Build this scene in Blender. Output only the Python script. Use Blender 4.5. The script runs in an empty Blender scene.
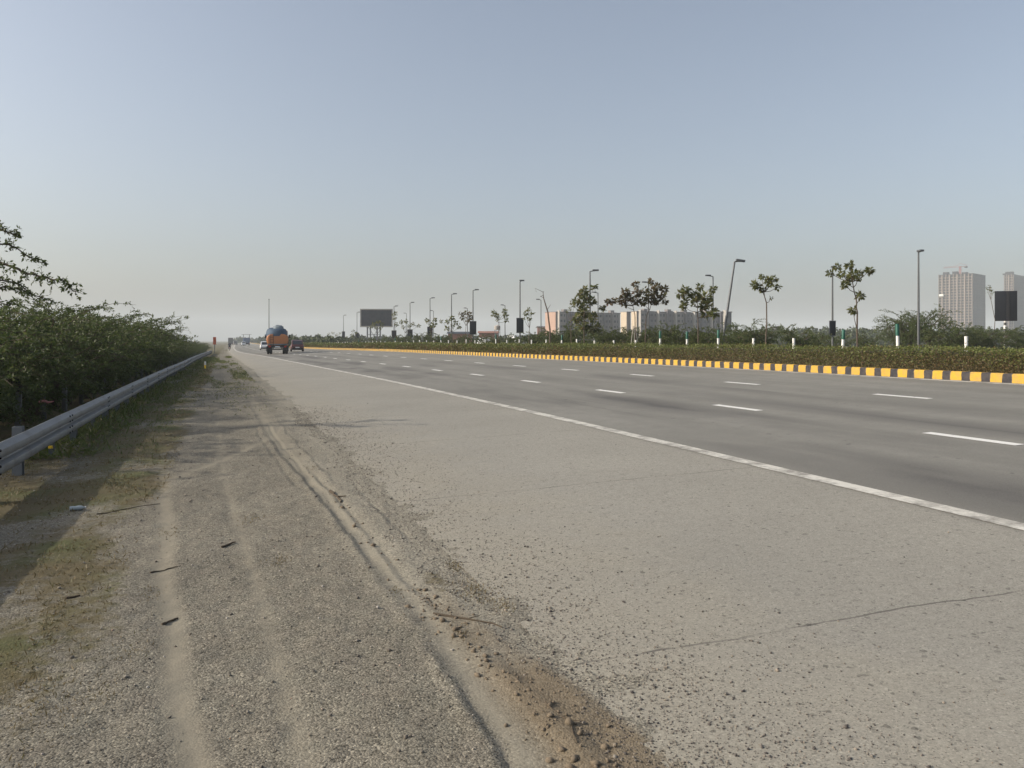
import bpy, math, random
import numpy as np
R = math.radians
rng = np.random.default_rng(7)
random.seed(7)
sc = bpy.context.scene
COL = sc.collection

# ------------------------------------------------------------------ camera frame
F = 800.0; XV = 229.0; YH = 340.5; H = 1.70
TH = math.atan((512 - XV) / F); CT, ST = math.cos(TH), math.sin(TH)

cam_d = bpy.data.cameras.new("camera"); cam = bpy.data.objects.new("camera", cam_d); COL.objects.link(cam)
cam.location = (0, 0, H); cam.rotation_euler = (R(90), 0, -TH)
cam_d.sensor_width = 36; cam_d.lens = 36 * F / 1024; cam_d.shift_y = -(384 - YH) / 1024
cam_d.clip_start = 0.1; cam_d.clip_end = 20000
sc.camera = cam

def place(px, zc):
    """ground-plan point at viewing depth zc seen in column px"""
    xc = (px - 512) / F * zc
    return (xc * CT + zc * ST, -xc * ST + zc * CT)
def zrow(py, zc): return H + (YH - py) * zc / F
def depth_at(px, X):
    return F * X / (CT * (px - XV))

# ------------------------------------------------------------------ road frame
YT = np.array([-100, 0, 15, 28, 45, 75, 120, 150, 250, 400, 800, 1500, 9000.])
SH = np.array([0, 0, 0, -.35, -1.1, -2.3, -4.0, -4.6, -4.6, -3.2, 0, 0, 0.])
DT = np.array([0, 0, 0, 0, .02, .06, .3, .42, .7, .9, 1.0, 1.0, 1.0])
YS = np.concatenate([np.arange(-60, 0, 10), np.arange(0, 60, 2), np.arange(60, 260, 5), np.arange(260, 800, 30), [900, 1100, 1500, 2200, 3200, 4000]]).astype(float)
def smooth_tab(tab):
    v = np.interp(YS, YT, tab)
    for _ in range(4):
        p = np.pad(v, 1, mode='edge'); v = (p[:-2] + 2 * p[1:-1] + p[2:]) / 4
    return v
SHS, DTS = smooth_tab(SH), smooth_tab(DT)
KAP = .0424
def wfun(u): return np.interp(u, [-2.4, 1.6, 5.7], [.02, .36, 1.0])
def shift(Y): return np.interp(Y, YS, SHS)
def drop(Y): return np.interp(Y, YS, DTS)
UB = [-400, -80, -9, -4.2, -2.6, 0, 17.0, 17.2, 17.3, 45, 90, 300]
ZB = [-1, -.5, -.35, -.25, -.02, 0, KAP * 17, KAP * 17, KAP * 17 + .13, .85, .2, -1]
def zbase(u): return np.interp(u, UB, ZB)
def W(u, Y, dz=0.):
    return (u + shift(Y) * wfun(u), Y, zbase(u) - drop(Y) + dz)
def zg(x, y):
    u = x - shift(y) * wfun(x); u = x - shift(y) * wfun(u)
    return float(zbase(u) - drop(y))

# ------------------------------------------------------------------ numeric noise
def vnoise(x, y, seed=0):
    xi = np.floor(x).astype(np.int64); yi = np.floor(y).astype(np.int64)
    fx = x - xi; fy = y - yi; fx = fx * fx * (3 - 2 * fx); fy = fy * fy * (3 - 2 * fy)
    def h(a, b):
        n = (a * 374761393 + b * 668265263 + seed * 974711) & 0x7fffffff
        n = ((n ^ (n >> 13)) * 1274126177) & 0x7fffffff
        return ((n ^ (n >> 16)) & 0xffff) / 65535.0
    return (h(xi, yi) * (1 - fx) + h(xi + 1, yi) * fx) * (1 - fy) + (h(xi, yi + 1) * (1 - fx) + h(xi + 1, yi + 1) * fx) * fy
def fbm(x, y, seed=0, o=4):
    s = 0; a = .5
    for k in range(o):
        s = s + a * vnoise(x * 2 ** k, y * 2 ** k, seed + k * 17); a *= .5
    return s / (1 - .5 ** o)

# ------------------------------------------------------------------ object helpers
def tag(o, label=None, cat=None, group=None, kind=None):
    if label: o['label'] = label
    if cat: o['category'] = cat
    if group: o['group'] = group
    if kind: o['kind'] = kind
    return o
def link(name, me, mat, parent=None):
    o = bpy.data.objects.new(name, me); COL.objects.link(o)
    for m in (mat if isinstance(mat, (list, tuple)) else [mat]):
        if m: me.materials.append(m)
    if parent: o.parent = parent
    return o
def empty(name, loc, rz=0, label=None, cat=None, group=None):
    o = bpy.data.objects.new(name, None); COL.objects.link(o); o.location = loc; o.rotation_euler = (0, 0, rz)
    o.empty_display_size = .2
    return tag(o, label, cat, group)
def copy_tree(o, parent=None):
    c = o.copy(); COL.objects.link(c); c.parent = parent
    for ch in list(o.children): copy_tree(ch, c)
    return c
def arr_mesh(name, v, f, mi=None, smooth=False):
    v = np.asarray(v, dtype=np.float32); f = np.asarray(f, dtype=np.int32); k = f.shape[1]
    me = bpy.data.meshes.new(name)
    me.vertices.add(len(v)); me.vertices.foreach_set('co', v.ravel())
    me.loops.add(f.size); me.loops.foreach_set('vertex_index', f.ravel())
    me.polygons.add(len(f)); me.polygons.foreach_set('loop_start', np.arange(0, f.size, k, dtype=np.int32))
    if mi is not None: me.polygons.foreach_set('material_index', np.asarray(mi, dtype=np.int32))
    if smooth: me.polygons.foreach_set('use_smooth', np.ones(len(f), dtype=bool))
    me.update(calc_edges=True); me.validate()
    return me

class MB:
    def __init__(s): s.v = []; s.f = []; s.m = []; s.sm = []
    def add(s, vs, fs, m=0, smooth=False):
        b = len(s.v); s.v += [tuple(p) for p in vs]
        for f in fs: s.f.append(tuple(b + i for i in f)); s.m.append(m); s.sm.append(smooth)
    def box(s, x0, x1, y0, y1, z0, z1, m=0, bev=0, rot=None, org=(0, 0, 0)):
        if bev <= 0:
            vs = [(x, y, z) for z in (z0, z1) for y in (y0, y1) for x in (x0, x1)]
            fs = [(0, 2, 3, 1), (4, 5, 7, 6), (0, 1, 5, 4), (2, 6, 7, 3), (0, 4, 6, 2), (1, 3, 7, 5)]
        else:
            import bmesh
            bm = bmesh.new(); bmesh.ops.create_cube(bm, size=1)
            for p in bm.verts: p.co = ((x0 + x1) / 2 + p.co.x * (x1 - x0), (y0 + y1) / 2 + p.co.y * (y1 - y0), (z0 + z1) / 2 + p.co.z * (z1 - z0))
            bmesh.ops.bevel(bm, geom=bm.edges[:], offset=bev, segments=2, affect='EDGES', profile=.6)
            bm.verts.index_update(); vs = [tuple(p.co) for p in bm.verts]; fs = [[q.index for q in f.verts] for f in bm.faces]; bm.free()
        if rot is not None:
            c, sn = math.cos(rot), math.sin(rot)
            vs = [(org[0] + x * c - y * sn, org[1] + x * sn + y * c, org[2] + z) for x, y, z in vs]
        s.add(vs, fs, m)
        return s
    def tube(s, pts, rad, n=6, m=0, cap=True):
        pts = [np.array(p, float) for p in pts]
        if not hasattr(rad, '__len__'): rad = [rad] * len(pts)
        vs = []; prev = None
        for i, p in enumerate(pts):
            t = pts[min(i + 1, len(pts) - 1)] - pts[max(i - 1, 0)]; t = t / (np.linalg.norm(t) + 1e-9)
            a = prev if prev is not None else (np.array([1., 0, 0]) if abs(t[0]) < .8 else np.array([0, 1., 0]))
            a = a - t * a.dot(t); a /= np.linalg.norm(a) + 1e-9; b = np.cross(t, a); prev = a
            for k in range(n):
                q = 2 * math.pi * k / n; vs.append(p + rad[i] * (math.cos(q) * a + math.sin(q) * b))
        fs = []
        for i in range(len(pts) - 1):
            for k in range(n):
                fs.append((i * n + k, i * n + (k + 1) % n, (i + 1) * n + (k + 1) % n, (i + 1) * n + k))
        if cap: fs.append(tuple(range(n - 1, -1, -1))); fs.append(tuple((len(pts) - 1) * n + k for k in range(n)))
        s.add(vs, fs, m, True)
        return s
    def lathe(s, prof, n=16, m=0, axis='z', org=(0, 0, 0)):
        vs = []
        for r, h in prof:
            for k in range(n):
                q = 2 * math.pi * k / n; a, b = r * math.cos(q), r * math.sin(q)
                p = {'z': (a, b, h), 'y': (a, h, b), 'x': (h, a, b)}[axis]
                vs.append((p[0] + org[0], p[1] + org[1], p[2] + org[2]))
        fs = [(i * n + k, i * n + (k + 1) % n, (i + 1) * n + (k + 1) % n, (i + 1) * n + k) for i in range(len(prof) - 1) for k in range(n)]
        fs.append(tuple(range(n - 1, -1, -1))); fs.append(tuple((len(prof) - 1) * n + k for k in range(n)))
        s.add(vs, fs, m, True)
        return s
    def build(s, name, mat, parent=None):
        me = bpy.data.meshes.new(name); me.from_pydata(s.v, [], s.f)
        me.polygons.foreach_set('material_index', s.m); me.polygons.foreach_set('use_smooth', s.sm); me.update()
        import bmesh
        bm = bmesh.new(); bm.from_mesh(me); bmesh.ops.recalc_face_normals(bm, faces=bm.faces[:]); bm.to_mesh(me); bm.free()
        try: me.set_sharp_from_angle(angle=R(38))
        except Exception: pass
        return link(name, me, mat, parent)

# ------------------------------------------------------------------ materials
class NT:
    def __init__(s, name):
        s.mat = bpy.data.materials.new(name); s.mat.use_nodes = True; s.t = s.mat.node_tree; s.t.nodes.clear()
        s.out = s.n('ShaderNodeOutputMaterial')
    def n(s, ty, **kw):
        nd = s.t.nodes.new(ty)
        for k, v in kw.items():
            if k.startswith('i_'):
                nd.inputs[k[2:].replace('_', ' ')].default_value = v
            else: setattr(nd, k, v)
        return nd
    def l(s, a, b): s.t.links.new(a, b)
    def noise(s, scale, detail=4, vec=None, rough=.55):
        nd = s.n('ShaderNodeTexNoise'); nd.inputs['Scale'].default_value = scale; nd.inputs['Detail'].default_value = detail; nd.inputs['Roughness'].default_value = rough
        if vec is not None: s.l(vec, nd.inputs['Vector'])
        return nd.outputs['Fac']
    def coord(s, scale=(1, 1, 1), what='Object', loc=(0, 0, 0)):
        tc = s.n('ShaderNodeTexCoord'); mp = s.n('ShaderNodeMapping'); mp.inputs['Scale'].default_value = scale; mp.inputs['Location'].default_value = loc
        s.l(tc.outputs[what], mp.inputs['Vector']); return mp.outputs[0]
    def ramp(s, fac, stops):
        nd = s.n('ShaderNodeValToRGB'); cr = nd.color_ramp
        while len(cr.elements) < len(stops): cr.elements.new(.5)
        for e, (p, c) in zip(cr.elements, stops):
            e.position = p; e.color = (c, c, c, 1) if not hasattr(c, '__len__') else (*c, 1)
        s.l(fac, nd.inputs[0]); return nd.outputs[0]
    def mix(s, fac, a, b, blend='MIX'):
        nd = s.n('ShaderNodeMix', data_type='RGBA', blend_type=blend)
        for v, i in ((fac, 0), (a, 6), (b, 7)):
            if hasattr(v, 'links'): s.l(v, nd.inputs[i])
            elif i == 0: nd.inputs[0].default_value = v
            else: nd.inputs[i].default_value = (*v, 1)
        return nd.outputs[2]
    def math(s, op, a, b=0., c=None):
        nd = s.n('ShaderNodeMath', operation=op)
        for i, v in enumerate((a, b, c)):
            if v is None: continue
            if hasattr(v, 'links'): s.l(v, nd.inputs[i])
            else: nd.inputs[i].default_value = v
        return nd.outputs[0]
    def attr(s, name):
        nd = s.n('ShaderNodeAttribute'); nd.attribute_name = name; return nd.outputs['Fac']
    def bsdf(s, col, rough=.8, metal=0., bump=None, bstr=.3, bdist=.02, spec=.3):
        b = s.n('ShaderNodeBsdfPrincipled')
        if hasattr(col, 'links'): s.l(col, b.inputs['Base Color'])
        else: b.inputs['Base Color'].default_value = (*col, 1)
        if hasattr(rough, 'links'): s.l(rough, b.inputs['Roughness'])
        else: b.inputs['Roughness'].default_value = rough
        b.inputs['Metallic'].default_value = metal; b.inputs['Specular IOR Level'].default_value = spec
        if bump is not None:
            bp = s.n('ShaderNodeBump'); bp.inputs['Strength'].default_value = bstr; bp.inputs['Distance'].default_value = bdist
            s.l(bump, bp.inputs['Height']); s.l(bp.outputs[0], b.inputs['Normal'])
        s.l(b.outputs[0], s.out.inputs['Surface']); s.b = b
        return s.mat

def plain(name, col, rough=.7, metal=0., var=.25, scale=3., spec=.3, bump=.0):
    t = NT(name); v = t.coord()
    f = t.noise(scale, 5, v)
    c = t.mix(f, tuple(x * (1 - var) for x in col), tuple(min(1, x * (1 + var)) for x in col))
    return t.bsdf(c, rough, metal, f if bump else None, bump, .02, spec)

def leafmat(name, cols, trans=.35):
    t = NT(name); g = t.n('ShaderNodeNewGeometry')
    oi = t.n('ShaderNodeObjectInfo')
    c = t.ramp(g.outputs['Random Per Island'], [(i / max(1, len(cols) - 1), k) for i, k in enumerate(cols)])
    c2 = t.mix(t.math('MULTIPLY', oi.outputs['Random'], .35), c, tuple(x * 1.0 for x in cols[len(cols) // 2]))
    d = t.n('ShaderNodeBsdfPrincipled'); d.inputs['Roughness'].default_value = .55; d.inputs['Specular IOR Level'].default_value = .35
    t.l(c2, d.inputs['Base Color'])
    tr = t.n('ShaderNodeBsdfTranslucent'); t.l(c2, tr.inputs['Color'])
    m = t.n('ShaderNodeMixShader'); m.inputs[0].default_value = trans
    t.l(d.outputs[0], m.inputs[1]); t.l(tr.outputs[0], m.inputs[2]); t.l(m.outputs[0], t.out.inputs['Surface'])
    return t.mat

M = {}
M['thorn_leaf'] = leafmat('thorn_leaf', [(.045, .065, .018), (.07, .10, .028), (.095, .125, .038), (.13, .14, .055)], .36)
M['pale_leaf'] = leafmat('pale_leaf', [(.05, .07, .02), (.075, .10, .03), (.10, .125, .04), (.13, .13, .06)])
M['young_leaf'] = leafmat('young_leaf', [(.07, .09, .028), (.12, .145, .05), (.17, .175, .065), (.22, .18, .08)], .5)
M['rust_leaf'] = leafmat('rust_leaf', [(.09, .07, .04), (.13, .09, .055), (.11, .115, .04), (.17, .10, .07)], .45)
M['hedge_leaf'] = leafmat('hedge_leaf', [(.08, .10, .022), (.115, .14, .032), (.15, .175, .045), (.17, .17, .06)], .3)
M['hedge_brown'] = leafmat('hedge_brown', [(.11, .09, .03), (.15, .11, .045), (.18, .115, .065), (.13, .13, .04)], .25)
M['far_leaf'] = leafmat('far_leaf', [(.045, .06, .022), (.06, .08, .03), (.085, .10, .04)], .2)
M['grass'] = leafmat('grass', [(.07, .105, .022), (.10, .14, .03), (.13, .15, .045), (.20, .17, .08)], .3)
M['dry_grass'] = leafmat('dry_grass', [(.12, .09, .04), (.17, .13, .06), (.20, .15, .075), (.11, .11, .04)], .25)
M['bark'] = plain('bark', (.11, .085, .065), .9, 0, .4, 8)
M['pale_bark'] = plain('pale_bark', (.22, .20, .17), .9, 0, .3, 10)
M['twig'] = plain('twig', (.085, .065, .045), .9, 0, .4, 20)
M['white_paint'] = plain('white_paint', (.75, .74, .70), .6, 0, .12, 6)
M['green_paint'] = plain('green_paint', (.02, .10, .07), .5, 0, .2, 6)
M['galv'] = plain('galv', (.17, .18, .19), .6, .2, .15, 2)
M['lamp_metal'] = plain('lamp_metal', (.13, .135, .14), .5, .5, .15, 2)
M['pole_metal'] = plain('pole_metal', (.20, .205, .21), .55, .4, .15, 2)
M['panel_dark'] = plain('panel_dark', (.017, .019, .024), .5, 0, .3, 1.5)
M['black_rubber'] = plain('black_rubber', (.02, .02, .02), .85, 0, .2, 8)
M['black_metal'] = plain('black_metal', (.03, .03, .033), .6, .2, .2, 3)
M['rim_metal'] = plain('rim_metal', (.35, .35, .35), .4, .7, .1, 3)
M['glass'] = plain('glass', (.03, .035, .045), .08, 0, .1, 1, .6)
M['red_lamp'] = plain('red_lamp', (.45, .02, .015), .3, 0, .1, 4)
M['orange_paint'] = plain('orange_paint', (.46, .175, .06), .5, 0, .18, 1.4, .5)
M['blue_tarp'] = plain('blue_tarp', (.045, .075, .115), .7, 0, .35, 2.5)
M['grey_tarp'] = plain('grey_tarp', (.16, .19, .21), .8, 0, .35, 3)
M['maroon_paint'] = plain('maroon_paint', (.09, .03, .035), .3, .2, .1, 1, .6)
M['car_white'] = plain('car_white', (.72, .73, .74), .35, 0, .06, 1, .5)
M['car_grey'] = plain('car_grey', (.12, .13, .14), .35, .2, .08, 1, .5)
M['lorry_grey'] = plain('lorry_grey', (.10, .10, .10), .6, 0, .3, 1)
M['lorry_blue'] = plain('lorry_blue', (.10, .14, .22), .5, 0, .3, 1)
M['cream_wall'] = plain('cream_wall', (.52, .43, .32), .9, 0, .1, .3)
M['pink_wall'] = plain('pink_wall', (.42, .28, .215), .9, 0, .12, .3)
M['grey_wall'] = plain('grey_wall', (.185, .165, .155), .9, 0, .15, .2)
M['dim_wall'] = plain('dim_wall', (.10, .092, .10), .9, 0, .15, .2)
M['pale_trim'] = plain('pale_trim', (.40, .37, .33), .9, 0, .1, .3)
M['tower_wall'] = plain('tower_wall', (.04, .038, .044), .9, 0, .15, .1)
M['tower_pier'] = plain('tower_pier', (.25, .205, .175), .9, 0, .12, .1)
M['window_dark'] = plain('window_dark', (.035, .04, .05), .25, 0, .3, .5, .5)
M['crane_red'] = plain('crane_red', (.42, .10, .08), .6, 0, .1, 1)
M['brick'] = plain('brick', (.28, .13, .09), .9, 0, .2, 2)
M['yellow_reflector'] = plain('yellow_reflector', (.85, .55, .02), .3, 0, .05, 5, .6)
M['board_red'] = plain('board_red', (.50, .11, .05), .6, 0, .1, 3)
M['concrete_post'] = plain('concrete_post', (.15, .147, .14), .9, 0, .25, 6)
M['rider_shirt'] = plain('rider_shirt', (.05, .05, .06), .9, 0, .2, 5)
M['skin'] = plain('skin', (.20, .11, .07), .7, 0, .1, 5)
M['bottle'] = plain('bottle', (.38, .42, .43), .2, 0, .08, 10, .5)
M['pink_plastic'] = plain('pink_plastic', (.55, .22, .20), .5, 0, .1, 6)
M['clod'] = plain('clod', (.17, .135, .095), .95, 0, .3, 20)

# stones: colour differs stone by stone
def stonemat(name, cols):
    t = NT(name); g = t.n('ShaderNodeNewGeometry')
    c = t.ramp(g.outputs['Random Per Island'], cols)
    return t.bsdf(c, .9)
M['dark_stone'] = stonemat('dark_stone', [(0, (.07, .062, .058)), (.4, (.13, .115, .10)), (.75, (.21, .185, .155)), (1, (.30, .255, .20))])
M['mixed_stone'] = stonemat('mixed_stone', [(0, (.10, .085, .07)), (.5, (.20, .175, .14)), (.85, (.28, .25, .21)), (.97, (.42, .39, .35)), (1, (.34, .17, .10))])

# ground
t = NT('ground_soil'); v = t.coord()
big = t.noise(.9, 5, v); mid = t.noise(6, 5, v); fine = t.noise(70, 4, v, .7); gr = t.noise(190, 3, v, .7)
soil = t.mix(t.ramp(big, [(.3, 0.), (.7, 1.)]), (.185, .17, .134), (.258, .238, .188))
soil = t.mix(t.ramp(mid, [(.35, .0), (.7, .55)]), soil, (.20, .175, .14))
def speck(t, scale, v, stops):
    vo = t.n('ShaderNodeTexVoronoi'); vo.inputs['Scale'].default_value = scale; t.l(v, vo.inputs['Vector'])
    cs = t.n('ShaderNodeSeparateColor'); t.l(vo.outputs['Color'], cs.inputs[0])
    return t.ramp(cs.outputs[0], stops), vo.outputs['Distance']
k1, d1 = speck(t, 95, v, [(0, .42), (.2, .74), (.55, 1.), (.9, 1.10), (1, 1.6)])
k2, d2 = speck(t, 210, v, [(0, .5), (.25, .8), (.6, 1.), (.9, 1.12), (1, 1.5)])
k3, d3 = speck(t, 38, v, [(0, .55), (.08, .92), (.5, 1.), (.96, 1.03), (1, 1.35)])
soil = t.mix(t.math('SUBTRACT', 1., t.math('MULTIPLY', t.attr('rut'), .7)), soil, t.mix(1., t.mix(1., t.mix(.55, soil, k3, 'MULTIPLY'), k1, 'MULTIPLY'), k2, 'MULTIPLY'))
soil = t.mix(t.math('MULTIPLY', t.attr('rut'), .42), soil, t.mix(mid, (.27, .24, .18), (.33, .295, .22)))
soil = t.mix(t.math('MULTIPLY', t.attr('dusty'), .8), soil, t.mix(1., t.mix(mid, (.27, .25, .20), (.325, .30, .24)), k1, 'MULTIPLY'))
soil = t.mix(t.math('MULTIPLY', t.attr('damp'), .75), soil, t.mix(mid, (.13, .098, .062), (.20, .155, .10)))
gm = t.attr('grass'); gmask = t.ramp(t.math('ADD', gm, t.math('MULTIPLY', t.math('SUBTRACT', t.noise(9, 6, v, .65), .5), .9)), [(.38, 0.), (.62, 1.)])
gcol = t.mix(t.ramp(t.noise(1.1, 4, v), [(.45, 0.), (.65, 1.)]), (.135, .108, .058), (.095, .105, .038))
gcol = t.mix(t.ramp(fine, [(.35, .6), (.6, 0.)]), gcol, (.05, .045, .02))
soil = t.mix(t.math('MULTIPLY', gmask, .85), soil, gcol)
hgt = t.math('ADD', t.math('MULTIPLY', t.math('ADD', t.math('MULTIPLY', fine, .5), t.math('MULTIPLY', t.math('SUBTRACT', 1., d1), .8)), t.math('SUBTRACT', 1., t.math('MULTIPLY', t.attr('rut'), .75))), t.math('MULTIPLY', mid, .8))
M['ground'] = t.bsdf(soil, .95, 0, hgt, .45, .010, .1)

# road
t = NT('road_asphalt'); v = t.coord(); u = t.attr('road_u')
xyz = t.n('ShaderNodeSeparateXYZ'); t.l(v, xyz.inputs[0]); yy = xyz.outputs[1]
streak = t.noise(1., 5, t.coord((1.6, .12, 1))); patch = t.noise(.35, 5, v); grit = t.noise(160, 3, v, .75); mid = t.noise(14, 5, v, .6)
sh = t.mix(t.ramp(patch, [(.3, 0.), (.7, 1.)]), (.275, .262, .224), (.332, .315, .269))
sh = t.mix(t.ramp(mid, [(.4, 0.), (.75, .45)]), sh, (.225, .21, .185))
dustm = t.ramp(t.math('ADD', u, t.math('MULTIPLY', t.math('SUBTRACT', patch, .5), 2.4)), [(0.0, 1.), (1.0, 1.)])
nd = t.n('ShaderNodeMapRange'); nd.inputs[1].default_value = 1.2; nd.inputs[2].default_value = 3.4; nd.inputs[3].default_value = .9; nd.inputs[4].default_value = 0
t.l(t.math('ADD', u, t.math('MULTIPLY', t.math('SUBTRACT', t.noise(1.6, 5, v), .5), 2.)), nd.inputs[0])
sh = t.mix(nd.outputs[0], sh, t.mix(mid, (.30, .275, .215), (.36, .328, .258)))
# transverse slab joints on the shoulder
wob = t.math('MULTIPLY', t.math('SUBTRACT', t.noise(1.3, 4, v), .5), .16)
ph = t.math('ABSOLUTE', t.math('SUBTRACT', t.math('FRACT', t.math('DIVIDE', t.math('ADD', t.math('ADD', yy, 2.65), t.math('ADD', wob, t.math('MULTIPLY', u, .06))), 4.3)), .5))
joint = t.math('MULTIPLY', t.math('LESS_THAN', ph, .0022), t.ramp(t.noise(2.2, 3, v), [(.42, .15), (.55, .8)]))
sh = t.mix(joint, sh, (.10, .09, .08))
ln = t.mix(t.ramp(streak, [(.3, 0.), (.7, 1.)]), (.20, .193, .169), (.27, .261, .230))
ln = t.mix(t.ramp(patch, [(.35, .35), (.65, 0.)]), ln, (.17, .164, .145))
# tyre wear: dark wheel paths and rubber patches in the slow lane
def band(c, w, s=1.):
    return t.ramp(t.math('ABSOLUTE', t.math('SUBTRACT', u, c)), [(0, s), (w, 0.)])
rub = t.ramp(t.noise(1., 3, t.coord((.55, .16, 1), loc=(3.1, 1.7, 0))), [(.44, 0.), (.62, 1.)])
wheel = t.math('MAXIMUM', t.math('MAXIMUM', band(6.8, 1.1), band(8.4, .9)), t.math('MULTIPLY', t.math('MAXIMUM', band(10.3, .75), band(12.0, .75)), .6))
ln = t.mix(t.math('MULTIPLY', wheel, t.math('ADD', t.math('MULTIPLY', rub, .8), .10)), ln, (.072, .068, .066))
isl = t.n('ShaderNodeMapRange'); isl.inputs[1].default_value = 5.62; isl.inputs[2].default_value = 5.9; t.l(t.math('ADD', u, t.math('MULTIPLY', t.math('SUBTRACT', mid, .5), .2)), isl.inputs[0])
ks, ds = speck(t, 120, v, [(0, .55), (.1, .85), (.6, 1.), (.95, 1.08), (1, 1.3)])
kb, db = speck(t, 45, v, [(0, .5), (.03, .95), (.7, 1.), (1, 1.05)])
sh = t.mix(1., t.mix(1., sh, ks, 'MULTIPLY'), kb, 'MULTIPLY')
ln = t.mix(t.ramp(t.noise(2.5, 6, v, .65), [(.42, 0.), (.7, .4)]), ln, (.16, .155, .137))
oil = t.math('MULTIPLY', t.ramp(t.noise(5.5, 2, v), [(.68, 0.), (.74, .7)]), t.math('MAXIMUM', band(7.6, .7), band(11.2, .7)))
ln = t.mix(oil, ln, (.06, .058, .055))
skid = t.math('MULTIPLY', t.ramp(t.noise(1., 2, t.coord((9, .05, 1), loc=(7, 2, 0))), [(.60, 0.), (.68, .45)]), t.ramp(t.noise(1., 2, t.coord((.3, .08, 1))), [(.5, 0.), (.6, 1.)]))
ln = t.mix(skid, ln, (.085, .082, .078))
ln = t.mix(1., ln, t.mix(.6, (1., 1., 1.), ks), 'MULTIPLY')
c = t.mix(isl.outputs[0], sh, ln)
c = t.mix(t.ramp(grit, [(.28, .5), (.5, 0.)]), c, (.10, .095, .09))
c = t.mix(t.ramp(grit, [(.58, 0.), (.8, .35)]), c, (.42, .40, .36))
M['road'] = t.bsdf(c, .88, 0, t.math('ADD', grit, t.math('MULTIPLY', mid, .5)), .35, .006, .25)

t = NT('road_paint'); v = t.coord()
wear = t.ramp(t.noise(2.6, 8, v, .78), [(.40, 0.), (.56, 1.)])
c = t.mix(wear, (.26, .245, .215), t.mix(t.noise(25, 3, v), (.52, .50, .44), (.66, .64, .58)))
M['paint'] = t.bsdf(c, .7)
t = NT('dash_paint'); v = t.coord(what='Generated')
vv = t.coord()
wear = t.ramp(t.noise(9, 6, vv, .7), [(.30, .2), (.42, 1.)])
c = t.mix(wear, (.24, .225, .205), t.mix(t.noise(25, 3, vv), (.66, .65, .61), (.78, .77, .73)))
M['dash'] = t.bsdf(c, .7)

t = NT('kerb_paint'); v = t.coord(); xyz = t.n('ShaderNodeSeparateXYZ'); t.l(v, xyz.inputs[0])
fr = t.math('FRACT', t.math('DIVIDE', t.math('ADD', xyz.outputs[1], t.math('MULTIPLY', t.math('SUBTRACT', t.noise(3.1, 3, v), .5), .10)), .55))
st = t.math('LESS_THAN', fr, .57)
dirt = t.ramp(t.noise(7, 6, v, .7), [(.40, 0.), (.68, .85)])
c = t.mix(st, t.mix(t.noise(12, 3, v), (.022, .021, .027), (.045, .043, .05)), t.mix(t.noise(8, 3, v), (.52, .30, .022), (.60, .37, .045)))
c = t.mix(t.math('MULTIPLY', dirt, t.math('ADD', .25, t.math('MULTIPLY', st, .35))), c, (.24, .20, .15))
seam = t.math('LESS_THAN', t.math('ABSOLUTE', t.math('SUBTRACT', fr, .57)), .02)
c = t.mix(t.math('MULTIPLY', seam, .6), c, (.12, .11, .10))
M['kerb'] = t.bsdf(c, .75, 0, t.noise(20, 4, v), .3, .01)

# ------------------------------------------------------------------ world and sun
SUN_EL = 26.5; SUN_AZ = 14.0      # the sun stands to the left, a little ahead
wd = bpy.data.worlds.new("World"); sc.world = wd; wd.use_nodes = True
nt = wd.node_tree; nt.nodes.clear()
sky = nt.nodes.new('ShaderNodeTexSky'); sky.sky_type = 'NISHITA'; sky.sun_disc = False
sky.sun_elevation = R(SUN_EL); sky.sun_rotation = R(-(90 - SUN_AZ)); sky.altitude = 200; sky.air_density = 1.0; sky.dust_density = 4.5; sky.ozone_density = 1.5
bg = nt.nodes.new('ShaderNodeBackground'); bg.inputs[1].default_value = .12
wo = nt.nodes.new('ShaderNodeOutputWorld'); hs = nt.nodes.new('ShaderNodeHueSaturation'); hs.inputs['Saturation'].default_value = .70; hs.inputs['Value'].default_value = 1.12; nt.links.new(sky.outputs[0], hs.inputs['Color']); nt.links.new(hs.outputs[0], bg.inputs[0]); nt.links.new(bg.outputs[0], wo.inputs[0])
sd = bpy.data.lights.new('sun', 'SUN'); sd.energy = 3.2; sd.angle = R(.6); sd.color = (1, .91, .78)
so = bpy.data.objects.new('sun', sd); COL.objects.link(so)
from mathutils import Vector
tosun = Vector((-math.cos(R(SUN_AZ)) * math.cos(R(SUN_EL)), math.sin(R(SUN_AZ)) * math.cos(R(SUN_EL)), math.sin(R(SUN_EL))))
so.rotation_euler = tosun.to_track_quat('Z', 'Y').to_euler()

# ------------------------------------------------------------------ ground sheet
def grow(a, b, st, k):
    o = [a]; s = st
    while o[-1] < b: o.append(o[-1] + s); s *= k
    return o
us = sorted(set([-4000, -2000, -1000, -400, -200, -80, -50, -30, -20, -14, -11, -9, -7.5, -6.2, -5.2, -4.6, -4.2] +
    [round(x, 4) for x in np.arange(-3.9, -1.6, .1)] + [round(x, 4) for x in np.arange(-1.6, 1.95, .025)] + [2.0, 2.2, 3, 5.7, 9, 13, 16.9, 17.1, 17.2, 17.3, 17.6, 18.2, 19, 20, 22, 25, 29, 35, 42, 50, 65, 90, 140, 220, 300, 500, 1000, 2000, 4000]))
ys = sorted(set([-60., -30, -12, -5, 0, 1, 1.6, 2.0] + [round(x, 4) for x in np.arange(2.2, 9, .035)] + grow(9, 60, .04, 1.03) + [y for y in YS if y > 60]))
U, Yg = np.meshgrid(np.array(us, float), np.array(ys, float))
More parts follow.
